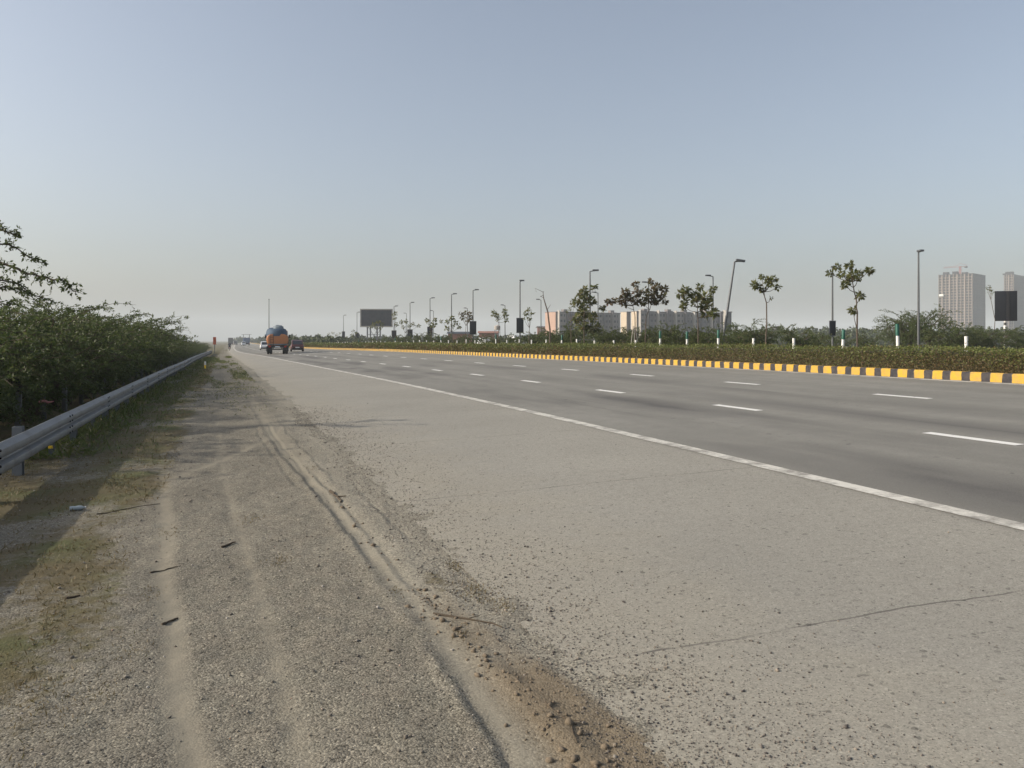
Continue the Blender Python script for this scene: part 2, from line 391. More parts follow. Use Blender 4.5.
# ruts: two edges of the main wheel track, as lane offset against distance
RY = [2.0, 3.0, 3.5, 4.5, 6.1, 7.7, 10, 14, 20, 30]
RL = [1.00, 1.015, 1.02, 1.02, .97, .91, .80, .66, .55, .5]
RR = [1.62, 1.53, 1.47, 1.28, 1.25, 1.19, 1.1, .98, .90, .85]
def rutstuff(U, Y):
    wob = (fbm(Y * .9, Y * 0 + 3.3, 5) - .5) * .10 + (fbm(Y * 7, U * 3, 6) - .5) * .035
    l = np.interp(Y, RY, RL) + wob; r = np.interp(Y, RY, RR) + wob * .6 + (fbm(Y * 3.1, Y * 0, 9) - .5) * .06
    fade = np.clip((26 - Y) / 10, 0, 1)
    tl = np.clip((U - l) / (.03 + .08 * fbm(Y * 1.3, Y * 0, 36)), 0, 1); tr = np.clip((r - U) / .16, 0, 1)
    ins = np.minimum(tl, tr) * fade
    mid = (l + r) / 2
    berm = np.exp(-((U - l + .04) / .04) ** 2) * .010 + np.exp(-((U - r - .04) / .05) ** 2) * .005
    rid = np.exp(-((U - mid - .05) / .07) ** 2) * np.clip((5.2 - Y) / 1.5, 0, 1) * (.006 + .028 * fbm(U * 14, Y * 9, 21) * fbm(U * 3, Y * 3, 22) * 1.6)
    sec = np.exp(-((U - (r - .16)) / .03) ** 2) * np.clip((Y - 4.6) / 1., 0, 1) * (.005 * fade)
    dz = -.012 * ins * np.interp(Y, [2, 4.1, 4.7, 5.8, 6.6, 13, 17], [1.25, 1.1, .35, .4, 1., .9, .2]) * (.5 + .9 * fbm(U * .1, Y * .7, 33)) + berm * fade * (.1 + 1.1 * fbm(U * 8, Y * 5, 31)) + (rid + sec) * ins
    # tyre tread lugs pressed near the right edge
    lug = (np.sin(Y * 62 + U * 25) > .2) * np.exp(-((U - r + .1) / .09) ** 2) * np.clip((4.8 - Y) / 1., 0, 1) * .008
    # narrow grooves left by single wheels, each running only part of the way
    for (o_, a_, y0_, y1_, w_, d_, sd) in ((.00, 0., 2.0, 4.6, .022, .020, 1), (.02, 0., 5.6, 15, .020, .012, 2), (.0, .62, 4.4, 11, .022, .014, 3), (.16, 1., 6.2, 9.5, .02, .010, 4), (-.12, 0., 9, 17, .02, .009, 5), (.05, 1., 9, 17, .022, .010, 6), (.0, .35, 10, 17, .02, .009, 7)):
        c_ = l + (r - l) * a_ + o_ + (fbm(Y * 1.7, Y * 0 + sd, 100 + sd) - .5) * .06
        g_ = np.exp(-((U - c_) / w_) ** 2) - .6 * np.exp(-((U - c_ + w_ * 1.8) / w_) ** 2)
        dz = dz - .62 * d_ * g_ * np.clip((Y - y0_) / .5, 0, 1) * np.clip((y1_ - Y) / 1.2, 0, 1) * (.35 + 1.0 * fbm(Y * 2.3, Y * 0, 120 + sd)) * (1 + Y * .03)
    return ins, dz + lug, l, r
def track2(U, Y):
    c = np.interp(Y, [2, 3, 4.3, 6.5, 10, 16], [.02, -.05, -.24, -.45, -.73, -1.2]) + (fbm(Y * .8, Y * 0 + 9, 3) - .5) * .08
    c2 = np.interp(Y, [2, 3.5, 6, 10, 20], [.33, .27, .16, -.05, -.3])
    c3 = np.interp(Y, [8, 10, 12, 14, 18], [-1.6, -.9, -.1, .6, 1.4])
    a = np.clip(1.25 - np.abs(U - c) / .085, 0, 1); b = np.clip(1.1 - np.abs(U - c2) / .07, 0, 1) * .5
    d = np.clip(1.2 - np.abs(U - c3) / .10, 0, 1) * np.clip((Y - 8) / 2, 0, 1) * np.clip((18 - Y) / 3, 0, 1) * .8
    return np.maximum(np.maximum(a * np.clip((17 - Y) / 6, 0, 1), b * np.clip((20 - Y) / 8, 0, 1)), d)
def edge_u(Y): return 1.62 + (fbm(Y * .55, Y * 0 + 1.7, 13) - .5) * .5 + (fbm(Y * 2.7, Y * 0, 14) - .5) * .25
def ground_detail(U, Y):
    near = np.clip((70 - Y) / 40, 0, 1) * (Y > -2)
    ins, dz, l, r = rutstuff(U, Y); t2 = track2(U, Y)
    e = np.clip((U - edge_u(Y) + .5) / .62, 0, 1.35)
    h = .016 - e * .020 + (fbm(U * 9, Y * 7, 45) - .5) * .018 * np.clip(e * 2, 0, 1) * (Y < 40)
    h = h + ((fbm(U * 1.3, Y * .9, 41) - .5) * .028 + (fbm(U * 6, Y * 5, 42) - .5) * .022 * (1 - .6 * ins) + (fbm(U * 24, Y * 20, 43) - .5) * .011 * (1 - .8 * ins)) * near * (1 - np.clip(e, 0, 1) * .6)
    h = h + dz * near - t2 * .006 * near
    h = h + np.clip((-U - 1.2) / 1.5, 0, 1) * (fbm(U * 2, Y * 1.6, 44) - .4) * .05
    h = np.where(U > 1.95, -.06, h); h = np.where(U > 17.15, 0., h)
    return h, ins, t2
hh, ins, t2 = ground_detail(U, Yg)
Xw = U + shift(Yg) * wfun(U); Zw = zbase(U) - drop(Yg) + hh
nY, nU = U.shape
idx = np.arange(nY * nU).reshape(nY, nU)
fq = np.stack([idx[:-1, :-1], idx[:-1, 1:], idx[1:, 1:], idx[1:, :-1]], -1).reshape(-1, 4)
gme = arr_mesh('ground', np.stack([Xw, Yg, Zw], -1).reshape(-1, 3), fq, smooth=True)
# masks: where grass grows, where wheels polished the soil, where it is damp
gn = fbm(U * .8, Yg * .5, 51, 4)
grass = np.clip((-.4 - U) / .6, 0, 1) * np.clip(.4 + 1.8 * (gn - .33), 0, 1)
grass = np.maximum(grass, np.clip((-U - 1.0) / .5, 0, 1) * np.clip((Yg - 13) / 5, 0, 1) * np.clip((fbm(U * .9, Yg * .16, 52) - .26) * 4, 0, 1.))
grass = np.maximum(grass, np.clip((Yg - 18) / 30, 0, .8) * (U < 1.2) * np.clip((fbm(U * 1.2, Yg * .13, 53) - .42) * 5, 0, 1))
grass = np.maximum(grass, np.exp(-((U - 1.33) / .12) ** 2 - ((Yg - 5.35) / .45) ** 2) * .55)
grass = np.maximum(grass, np.clip((-.62 - U) / .5, 0, 1) * np.clip((6.5 - Yg) / 1.5, 0, 1) * np.clip((fbm(U * 1.6, Yg * 1.3, 57) - .3) * 3, 0, .75)); grass = np.maximum(grass, (U < -2.8) * .8); grass = np.where(U > 17.2, .85, grass); grass = np.where(np.abs(U - 33) < 7, .2, grass)
damp = np.clip((5.4 - Yg) / 1.2, 0, 1) * np.clip((U - np.interp(Yg, RY, RL) - .08) / .15, 0, 1) * np.clip((np.interp(Yg, RY, RR) + .10 - U) / .06, 0, 1)
damp = damp * np.clip(.35 + 1.6 * (fbm(U * 3, Yg * 2, 61) - .2), 0, 1)
rutm = np.clip(np.maximum(ins * (.55 + .45 * (1 - damp)), t2), 0, 1) * (U < 1.9)
dusty = np.clip((U - edge_u(Yg) + .75) / .5, 0, 1) * np.clip(.3 + 1.3 * (fbm(U * 3, Yg * 1.2, 63) - .1), 0, 1) * (U < 2.1)
for nm, a in (('grass', grass), ('dusty', dusty), ('rut', rutm * (1 - damp * .8)), ('damp', damp)):
    at = gme.attributes.new(nm, 'FLOAT', 'POINT'); at.data.foreach_set('value', a.astype(np.float32).ravel())
tag(link('ground', gme, M['ground']), kind='structure')
def gz(u, y):
    """height of the soil surface in lane offset u"""
    h, _, _ = ground_detail(np.array([float(u)]), np.array([float(y)]))
    return float(zbase(u) - drop(y) + h[0])
def gsurf(x, y):
    u = x - shift(y) * wfun(x)
    z = gz(u, y)
    if .9 < u < 17: z = max(z, float(zbase(u) - drop(y)))
    return z

# ------------------------------------------------------------------ road sheet, markings, kerb
def strip(name, ulist, ylist, dz, mat, kind='structure', useattr=False):
    UU, YY = np.meshgrid(np.array(ulist, float), np.array(ylist, float))
    X = UU + shift(YY) * wfun(UU); Z = zbase(UU) - drop(YY) + dz
    a, b = UU.shape; id_ = np.arange(a * b).reshape(a, b)
    q = np.stack([id_[:-1, :-1], id_[:-1, 1:], id_[1:, 1:], id_[1:, :-1]], -1).reshape(-1, 4)
    me = arr_mesh(name, np.stack([X, YY, Z], -1).reshape(-1, 3), q, smooth=True)
    if useattr:
        at = me.attributes.new('road_u', 'FLOAT', 'POINT'); at.data.foreach_set('value', UU.astype(np.float32).ravel())
    return tag(link(name, me, mat), kind=kind)
YR = [y for y in YS if y >= -20 and y <= 1500]
strip('road', [1.58, 2.2, 3.5, 5.7, 9, 13, 17.02], YR, 0, M['road'], useattr=True)
strip('far_road', [26.5, 33, 39.5], YR, .02, M['road'], useattr=True)
strip('edge_line', [5.73, 5.92], [y for y in YR if y < 900], .006, M['paint'])
strip('kerb_edge_line', [16.62, 16.80], [y for y in YR if y < 900], .006, M['paint'])
for u0, y0, n in ((9.3, 8.7, 60), (13.03, 13.64 - 5.3, 60)):
    for k in range(-2, n):
        far = y0 + 5.3 * k + random.uniform(-.12, .12)
        yl = sorted([far - 1.42, far] + [y for y in YS if far - 1.42 < y < far])
        wj = random.uniform(-.02, .02)
        strip('lane_marking', [u0 - .085 + wj, u0 + .085 + wj], yl, .006, M['dash'])
mb = MB(); prof = [(16.99, 0, -.05), (16.99, 0, .19), (17.02, 0, .215), (17.22, 0, .215), (17.24, 0, .19), (17.24, 0, -.05)]
yk = [y for y in YR if y < 1000]; vs = []
for y in yk:
    for (u0, _, dz) in prof:
        vs.append((u0 + float(shift(y)), y, KAP * 17 - float(drop(y)) + dz))
n = len(prof)
mb.add(vs, [(i * n + k, (i + 1) * n + k, (i + 1) * n + k + 1, i * n + k + 1) for i in range(len(yk) - 1) for k in range(n - 1)])
tag(mb.build('kerb', M['kerb']), kind='structure')

# ------------------------------------------------------------------ loose stones on the ground
def ico():
    import bmesh
    bm = bmesh.new(); bmesh.ops.create_icosphere(bm, subdivisions=1, radius=1); bm.verts.index_update()
    v = np.array([p.co[:] for p in bm.verts]); f = np.array([[q.index for q in t.verts] for t in bm.faces]); bm.free(); return v, f
IV, IF = ico()
def stones(name, U_, Y_, S_, mat, zoff=.35):
    n = len(U_); X = U_ + shift(Y_) * wfun(U_)
    zs = zbase(U_) - drop(Y_)
    hd = ground_detail(U_, Y_)[0]
    z = np.where((U_ > .9), np.maximum(zs, zs + hd), zs + hd)
    jit = rng.uniform(.65, 1.35, (n, len(IV), 1)); sc3 = rng.uniform(.6, 1.25, (n, 1, 3)) * np.array([1, 1, .75])
    a = rng.uniform(0, 6.28, n); c, s = np.cos(a), np.sin(a)
    p = IV[None] * jit * sc3 * S_[:, None, None]
    q = np.stack([p[..., 0] * c[:, None] - p[..., 1] * s[:, None], p[..., 0] * s[:, None] + p[..., 1] * c[:, None], p[..., 2]], -1)
    q += np.stack([X, Y_, z + S_ * zoff], -1)[:, None, :]
    f = IF[None] + (np.arange(n) * len(IV))[:, None, None]
    me = arr_mesh(name, q.reshape(-1, 3), f.reshape(-1, 3))
    return tag(link(name, me, mat), kind='stuff')
n = 36000
Yr = 1.7 + 18.5 * rng.random(n) ** 1.9
Ur = edge_u(Yr) + np.abs(rng.normal(0, .62, n)) - .25
keep = rng.random(n) < np.clip(1.35 * fbm(Ur * 1.7, Yr * 1.1, 71) * 1.2 - .05, .05, 1)
Sr = np.clip(rng.lognormal(math.log(.0024), .45, n), .0012, .009) * (1 + Yr * .03)
stones('gravel', Ur[keep], Yr[keep], Sr[keep], M['dark_stone'])
n = 9000
Yr = 2.2 + 14 * rng.random(n) ** 1.8; Ur = rng.uniform(-2.6, 1.5, n)
ii = rutstuff(Ur, Yr)[0]; tt = track2(Ur, Yr)
keep = (rng.random(n) > ii * .85) & (rng.random(n) > tt * .8)
Sr = np.clip(rng.lognormal(math.log(.0028), .5, n), .0012, .013) * (1 + Yr * .03)
stones('pebbles', Ur[keep], Yr[keep], Sr[keep], M['mixed_stone'])
n = 1100   # sparse grit out on the paved shoulder
Yr = 2.6 + 16 * rng.random(n) ** 1.6; Ur = rng.uniform(1.7, 5.6, n)
Sr = np.clip(rng.lognormal(math.log(.0028), .5, n), .0014, .011)
stones('road_grit', Ur, Yr, Sr, M['dark_stone'])
n = 380    # crumbled soil along the ridge in the wheel track
Yr = 2.4 + 2.8 * rng.random(n) ** 1.2; Ur = (np.interp(Yr, RY, RL) + np.interp(Yr, RY, RR)) / 2 + .05 + rng.normal(0, .075, n)
Sr = np.clip(rng.lognormal(math.log(.0065), .55, n), .003, .022)
stones('soil_crumbs', Ur, Yr, Sr, M['clod'], .2)
n = 90
Yr = rng.uniform(3.8, 10, n); Ur = np.interp(Yr, RY, RR) - .13 + rng.normal(0, .06, n)
stones('soil_crumbs', Ur, Yr, np.clip(rng.lognormal(math.log(.007), .55, n), .003, .028), M['clod'], .2)

# ------------------------------------------------------------------ leaf cards
def unit(a): return a / (np.linalg.norm(a, axis=-1, keepdims=True) + 1e-9)
def cards(c, a, L, Wd, flat=0.):
    """rhombic leaves starting at c, pointing along a"""
    n = len(c); a = unit(a); r = rng.normal(size=(n, 3))
    r[:, 2] += flat * 0
    b = unit(np.cross(a, r))
    if flat: 
        b2 = unit(np.cross(a, np.array([0, 0, 1.]) + rng.normal(size=(n, 3)) * .6)); b = b2
    L = np.broadcast_to(np.asarray(L, float), (n,))[:, None]; Wd = np.broadcast_to(np.asarray(Wd, float), (n,))[:, None]
    v = np.stack([c, c + a * L * .45 + b * Wd * .5, c + a * L, c + a * L * .45 - b * Wd * .5], 1)
    return v.reshape(-1, 3)
def card_mesh(name, v, mi=None):
    return arr_mesh(name, v, np.arange(len(v)).reshape(-1, 4), mi)

def shrub_proto(seed, Hh, Rr, nst=7, leafL=.085, dens=1., droop=.5, wisp=1.):
    r = np.random.default_rng(seed); st = MB(); C = []; A = []
    for i in range(nst):
        az = 2 * math.pi * (i + r.uniform(-.3, .3)) / nst; rad = Rr * r.uniform(.35, 1.0); hgt = Hh * r.uniform(.72, 1.0) * (1 - .25 * (rad / Rr) ** 2)
        P = []
        for k in range(8):
            q = k / 7
            P.append(np.array([math.cos(az) * rad * q ** 1.3 + r.normal() * .05, math.sin(az) * rad * q ** 1.3 + r.normal() * .05, hgt * (q ** .75) - droop * .12 * q ** 4]))
        P[0][2] = 0
        st.tube(P, [.035 * Hh / 3 * (1 - .8 * k / 7) + .004 for k in range(8)], 5)
        nb = int(15 * dens)
        for j in range(nb):
            q = r.uniform(.12, 1.0); k0 = min(6, int(q * 7)); p0 = P[k0] * (1 - (q * 7 - k0)) + P[k0 + 1] * (q * 7 - k0)
            d = np.array([math.cos(az) + r.normal() * 1.0, math.sin(az) + r.normal() * 1.0, r.uniform(-.15, .9) * (1 if q < .8 else 1.25)]); d /= np.linalg.norm(d)
            Lb = Hh * r.uniform(.16, .36) * (wisp if q > .75 else 1)
            bp = [p0 + d * Lb * s + np.array([0, 0, -droop * Lb * s * s * .6]) + r.normal(size=3) * .02 for s in (0, .33, .66, 1)]
            st.tube(bp, [.011, .008, .005, .003], 3, cap=False)
            for m_ in range(5):
                s = r.uniform(.15, 1); p1 = p0 + d * Lb * s + np.array([0, 0, -droop * Lb * s * s * .6])
                d2 = d * .8 + r.normal(size=3) * .6; d2[2] -= .1; d2 /= np.linalg.norm(d2); L2 = Hh * r.uniform(.06, .13)
                for z in range(17):
                    sz = r.uniform(0, 1); C.append(p1 + d2 * L2 * sz + r.normal(size=3) * .012 - np.array([0, 0, .25 * L2 * sz * sz]))
                    A.append(d2 * .5 + r.normal(size=3) * .8)
        for j in range(4 if wisp > 1.2 else 1):   # long whips arching out of the top
            p0 = P[7 - j % 3]; a2 = az + r.normal() * .9; Lw = Hh * r.uniform(.22, .42)
            wp = [p0 + np.array([math.cos(a2) * Lw * s, math.sin(a2) * Lw * s, Lw * (.75 * s - .95 * s * s * droop)]) + r.normal(size=3) * .015 for s in np.linspace(0, 1, 7)]
            st.tube(wp, [.009, .008, .007, .006, .005, .004, .003], 3, cap=False)
            for a_, b_ in zip(wp[:-1], wp[1:]):
                for _ in range(11):
                    s = r.random(); C.append(a_ * (1 - s) + b_ * s + r.normal(size=3) * .022); A.append((b_ - a_) / np.linalg.norm(b_ - a_) * .5 + r.normal(size=3) * .8)
    C = np.array(C); A = np.array(A)
    n = len(C); L = leafL * r.uniform(.6, 1.4, n)
    return st, card_mesh('foliage', cards(C, A, L, L * .42))

protos = []
for i, (hh_, rr_, ns, wsp, dr) in enumerate([(2.6, 1.7, 8, 1.5, .5), (2.9, 1.9, 9, 1.7, .6), (2.4, 1.6, 8, 1.3, .35), (3.0, 1.7, 8, 1.8, .7), (2.7, 2.0, 9, 1.5, .5)]):
    st, lf = shrub_proto(100 + i, hh_, rr_, ns, .068, 1.0, dr, wsp)
    o = empty('thorny_shrub', (0, 0, -500), 0); st.build('stem', M['twig'], o); link('foliage', lf, M['thorn_leaf'], o)
    protos.append(o)
pale_protos = []
for i, (hh_, rr_) in enumerate([(2.6, 1.6), (2.4, 1.9), (2.9, 1.5)]):
    st, lf = shrub_proto(200 + i, hh_, rr_, 8, .10, 1., .3, 1.1)
    o = empty('bush', (0, 0, -500), 0); st.build('stem', M['twig'], o); link('foliage', lf, M['pale_leaf'], o)
    pale_protos.append(o)
used = set()
def plant(kind, i, x, y, z, s, label, cat, group=None, rz=None, sz=None):
    src = (protos if kind == 'thorn' else pale_protos)[i]
    key = (kind, i)
    o = src if key not in used else copy_tree(src)
    used.add(key)
    o.location = (x, y, z); o.rotation_euler = (0, 0, random.uniform(0, 6.28) if rz is None else rz); o.scale = (s, s, s * (sz or 1))
    tag(o, label, cat, group)
    return o
# the thicket behind the guardrail
k = 0
for row, (ux, step) in enumerate(((-4.85, 1.75), (-6.6, 2.2), (-8.8, 2.9))):
    y = 13.0 + row * 3.0
    while y < 175:
        hs = np.interp(y, [10, 20, 32, 48, 60, 85, 110, 150], [1.06, 1.1, 1.18, 1.13, 1.0, .84, .74, .68]) * random.uniform(.88, 1.1) 
        s = hs * (1, .95, .95)[row]
        x, yy_, z = W(ux + random.uniform(-.35, .35), y + random.uniform(-.4, .4))
        plant('thorn', k % 5, float(x), float(yy_), float(z) - .05, s, 'dense dark green thorny shrub in the thicket behind the steel guardrail', 'shrub', 'thorny shrubs behind the guardrail', sz=.95)
        k += 1; y += step * random.uniform(.8, 1.2) * (1 if y < 80 else 1.3)

# ------------------------------------------------------------------ taller thorn tree reaching in from the left edge
def wispy_tree():
    r = np.random.default_rng(5); x0, y0 = -6.9, 16.4; z0 = -.3
    o = empty('thorn_tree', (x0, y0, z0), 0, 'tall sparse thorn tree with feathery branches reaching in at the left edge', 'tree')
    st = MB(); C = []; A = []
    def rel(px, py, zc):
        x, y = place(px, zc); return np.array([x - x0, y - y0, zrow(py, zc) - z0])
    trunk = [np.array([0, 0, 0.]), np.array([.05, .1, 1.2]), np.array([.15, .15, 2.3]), np.array([.3, .3, 3.2])]
    st.tube(trunk, [.09, .075, .06, .045], 7)
    fork = trunk[-1]
    limbs = [[(-90, 262, 15), (-30, 240, 15), (10, 245, 15.2), (47, 264, 15.4)],
             [(-90, 270, 15), (-20, 258, 14.8), (15, 268, 14.6), (40, 277, 14.5), (62, 281, 14.4), (76, 291, 14.3)],
             [(-90, 265, 15), (-40, 232, 15), (-5, 226, 15), (16, 235, 15)],
             [(-80, 285, 15), (-10, 286, 15.6), (20, 290, 15.8), (50, 300, 16)],
             [(-90, 250, 15), (-60, 215, 14.5), (-30, 200, 14)],
             [(-80, 290, 15), (-20, 278, 14.8), (8, 280, 14.9), (30, 292, 15)],
             [(-100, 290, 15), (-30, 300, 14.8), (10, 306, 15.2)]]
    for Lm in limbs:
        P = [fork if fork[2] > 0 else fork] + [rel(*p) for p in Lm]
        # resample
        Q = []
        for a, b in zip(P[:-1], P[1:]):
            for s in (0, .25, .5, .75): Q.append(a * (1 - s) + b * s + r.normal(size=3) * .02)
        Q.append(P[-1]); nq = len(Q)
        st.tube(Q, [.028 * (1 - k / nq) + .006 for k in range(nq)], 5, cap=False)
        for k in range(5, nq):
            for _ in range(3):
                d = Q[k] - Q[k - 1]; d = d / np.linalg.norm(d) + r.normal(size=3) * .75; d /= np.linalg.norm(d)
                Lb = r.uniform(.08, .25); p0 = Q[k - 1] * .5 + Q[k] * .5
                st.tube([p0, p0 + d * Lb * .5, p0 + d * Lb + np.array([0, 0, -.05 * Lb])], [.006, .004, .002], 3, cap=False)
                for _2 in range(10):
                    s = r.uniform(0, 1); C.append(p0 + d * Lb * s + r.normal(size=3) * .012); A.append(d * .4 + r.normal(size=3))
    st.build('trunk', M['twig'], o)
    L = .07 * r.uniform(.6, 1.4, len(C))
    link('foliage', card_mesh('foliage', cards(np.array(C), np.array(A), L, L * .45)), M['thorn_leaf'], o)
wispy_tree()

# ------------------------------------------------------------------ grass
def grass_obj(name, U_, Y_, L_, mat):
    n = len(U_); X = U_ + shift(Y_) * wfun(U_); z = zbase(U_) - drop(Y_) + ground_detail(U_, Y_)[0] - .003
    a = rng.normal(size=(n, 3)) * .75; a[:, 2] = np.abs(rng.normal(.6, .35, n)) + .12
    v = cards(np.stack([X, Y_, z], -1), a, L_, L_ * .10 + .002 + Y_ * .00025)
    tag(link(name, card_mesh(name, v), mat), kind='stuff')
n = 200000
Yr = 3.2 + 60 * rng.random(n) ** 1.7; Ur = rng.uniform(-4.2, -.7, n)
dn = np.clip((-.4 - Ur) / .6, 0, 1) * np.clip(.4 + 2.2 * (fbm(Ur * .8, Yr * .5, 51, 4) - .36), 0, 1) * np.clip(fbm(Ur * 5, Yr * 4, 81) * 2 - .6, 0, 1)
kp = rng.random(n) < dn * np.where(Yr < 13, .9, .35)
grass_obj('dry_grass', Ur[kp], Yr[kp], rng.uniform(.012, .045, kp.sum()) * (1 + Yr[kp] * .02), M['dry_grass'])
n = 140000
Yr = 11 + 85 * rng.random(n) ** 1.7; Ur = rng.uniform(-4, 1.3, n)
dn = np.clip((-Ur - .9) / .5, 0, 1) * np.clip((Yr - 12) / 4, 0, 1) * np.clip((fbm(Ur * .9, Yr * .16, 52) - .26) * 4, 0, 1)
dn = np.maximum(dn, np.clip((Yr - 18) / 30, 0, .7) * (Ur < 1.2) * np.clip((fbm(Ur * 1.2, Yr * .13, 53) - .45) * 5, 0, 1))
dn = dn * np.clip(fbm(Ur * 4, Yr * 2.5, 82) * 2.2 - .6, 0, 1)
kp = rng.random(n) < dn
grass_obj('grass', Ur[kp], Yr[kp], rng.uniform(.02, .07, kp.sum()) * (1 + Yr[kp] * .012), M['grass'])
# low weeds in the verge: small mats
cu, cy = [], []
for (px, py, r_, nn) in [(478, 598, .16, 420), (455, 572, .08, 130), (505, 612, .07, 110), (432, 455, .12, 60), (280, 560, .10, 120), (250, 520, .12, 90), (60, 615, .2, 200), (130, 650, .12, 90), (40, 700, .25, 260), (310, 470, .15, 70), (170, 530, .12, 90), (395, 595, .05, 40), (460, 640, .06, 60), (100, 690, .15, 120), (150, 590, .1, 80)]:
    zc = F * (H - .03) / (py - YH); x, y = place(px, zc)
    q = rng.normal(0, 1, (nn, 2)); cu.append(x + q[:, 0] * r_ * .5); cy.append(y + q[:, 1] * r_)
cu = np.concatenate(cu); cy = np.concatenate(cy)
grass_obj('weeds', cu, cy, rng.uniform(.01, .03, len(cu)), M['dry_grass'])
n = 9000
Yr = 13 + 60 * rng.random(n) ** 1.5; Ur = -2.5 + rng.normal(0, .3, n)
kp = rng.random(n) < np.clip(fbm(Ur, Yr * .4, 88) * 2.4 - .7, 0, 1)
grass_obj('weeds', Ur[kp], Yr[kp], rng.uniform(.06, .26, kp.sum()), M['grass'])

# ------------------------------------------------------------------ guardrail
def guardrail():
    o = empty('guardrail', (-2.4, 5, 0), 0, 'long galvanised steel guardrail along the dirt shoulder beside the thicket', 'guardrail')
    prof = [(.0, 0), (.012, .02), (.07, .055), (.082, .095), (.07, .135), (.008, .165), (.0, .183), (.008, .20), (.07, .23), (.082, .27), (.07, .31), (.012, .345), (.0, .365), (-.012, .365), (-.012, 0)]
    ysr = [y for y in np.arange(-8, 136, 2.15)]
    mb = MB(); vs = []; n = len(prof)
    for i, y in enumerate(ysr):
        lat = float(fbm(np.array([y * .13]), np.array([1.]), 90)[0] - .5) * .07
        zz = .21 + float(fbm(np.array([y * .11]), np.array([5.]), 91)[0] - .5) * .05
        x, _, z = W(-2.44, y)
        for (a, b) in prof: vs.append((float(x) + 2.4 + a + lat, y - 5, max(float(z), -2) + zz + b))
    mb.add(vs, [(i * n + k, (i + 1) * n + k, (i + 1) * n + (k + 1) % n, i * n + (k + 1) % n) for i in range(len(ysr) - 1) for k in range(n)], 0, True)
    mb.add([vs[k] for k in range(n)], [tuple(range(n))])
    rail = mb.build('rail_beam', M['rail'], o)
    # bolted splices where two lengths of beam lap
    for i, y in enumerate(np.arange(1.4, 60, 4.3)):
        x, _, z = W(-2.44, y); x = float(x); z = float(z) + .21
        lat = float(fbm(np.array([y * .13]), np.array([1.]), 90)[0] - .5) * .07; zz = float(fbm(np.array([y * .11]), np.array([5.]), 91)[0] - .5) * .05
        b = MB()
        for zz2 in (.055, .135, .23, .31):
            for dy in (-.1, .1):
                b.lathe([(.016, .0), (.016, .012), (.008, .018)], 8, 0, 'x', (x + 2.4 + lat + .066, y - 5 + dy, z + zz + zz2))
        b.build('splice_bolt', M['black_metal'], rail)
    pm = None; k = 0
    for y in np.arange(11.65 - 1.9 * 5, 135, 1.9):
        x, _, z = W(-2.52, y); b = MB()
        top = .46 if abs(y - 11.65) > .1 else .63
        hb = .07
        if pm is None or top > .6:
            b.box(-.055, .055, -hb, -hb + .012, -.15, top); b.box(-.055, .055, hb - .012, hb, -.15, top); b.box(-.055, -.043, -hb + .012, hb - .012, -.15, top)
            p = b.build('post', M['galv'], o)
            if pm is None: pm = p
        else:
            p = pm.copy(); COL.objects.link(p); p.parent = o
        p.location = (float(x) + 2.4, y - 5, float(z))
        k += 1
    b = MB(); x, y = place(52, 11.75); zz = zrow(446.3, 11.75)
    b.box(-.032, .032, -.006, .006, -.022, .022, 0, .004)
    rf = b.build('reflector', M['yellow_reflector'], o); rf.location = (x + 2.4, y - 5 - .1, zz); rf.rotation_euler = (0, 0, -.3)
t = NT('rail_steel'); v = t.coord((1, .15, 3)); f = t.noise(5, 6, v); st_ = t.noise(1.2, 4, t.coord((6, 2, .4)))
c = t.mix(f, (.17, .172, .172), (.25, .252, .25)); c = t.mix(t.ramp(st_, [(.5, 0.), (.72, .6)]), c, (.12, .105, .092))
M['rail'] = t.bsdf(c, .55, .2, f, .1, .01, .4)
guardrail()

# pale posts of the boundary in front of the thicket
pp = None
for i, y in enumerate(np.arange(17.0, 120, 2.6)):
    x, _, z = W(-4.25, y + random.uniform(-.12, .12))
    if pp is None:
        o = empty('boundary_post', (0, 0, 0)); b = MB(); b.box(-.055, .055, -.055, .055, -.1, .85, 0, .008); b.build('shaft', M['concrete_post'], o)
        b = MB(); b.box(-.058, .058, -.058, .058,   .852, 1.2, 0, .008); b.build('post_top', M['black_metal'], o)
        pp = o
    else: o = copy_tree(pp)
    o.location = (float(x), y, float(z)); o.rotation_euler = (R(random.uniform(-3, 3)), R(random.uniform(-3, 3)), random.uniform(-.2, .2))
    tag(o, 'grey concrete post with dark top in front of the thorny thicket', 'post', 'boundary posts behind the guardrail')

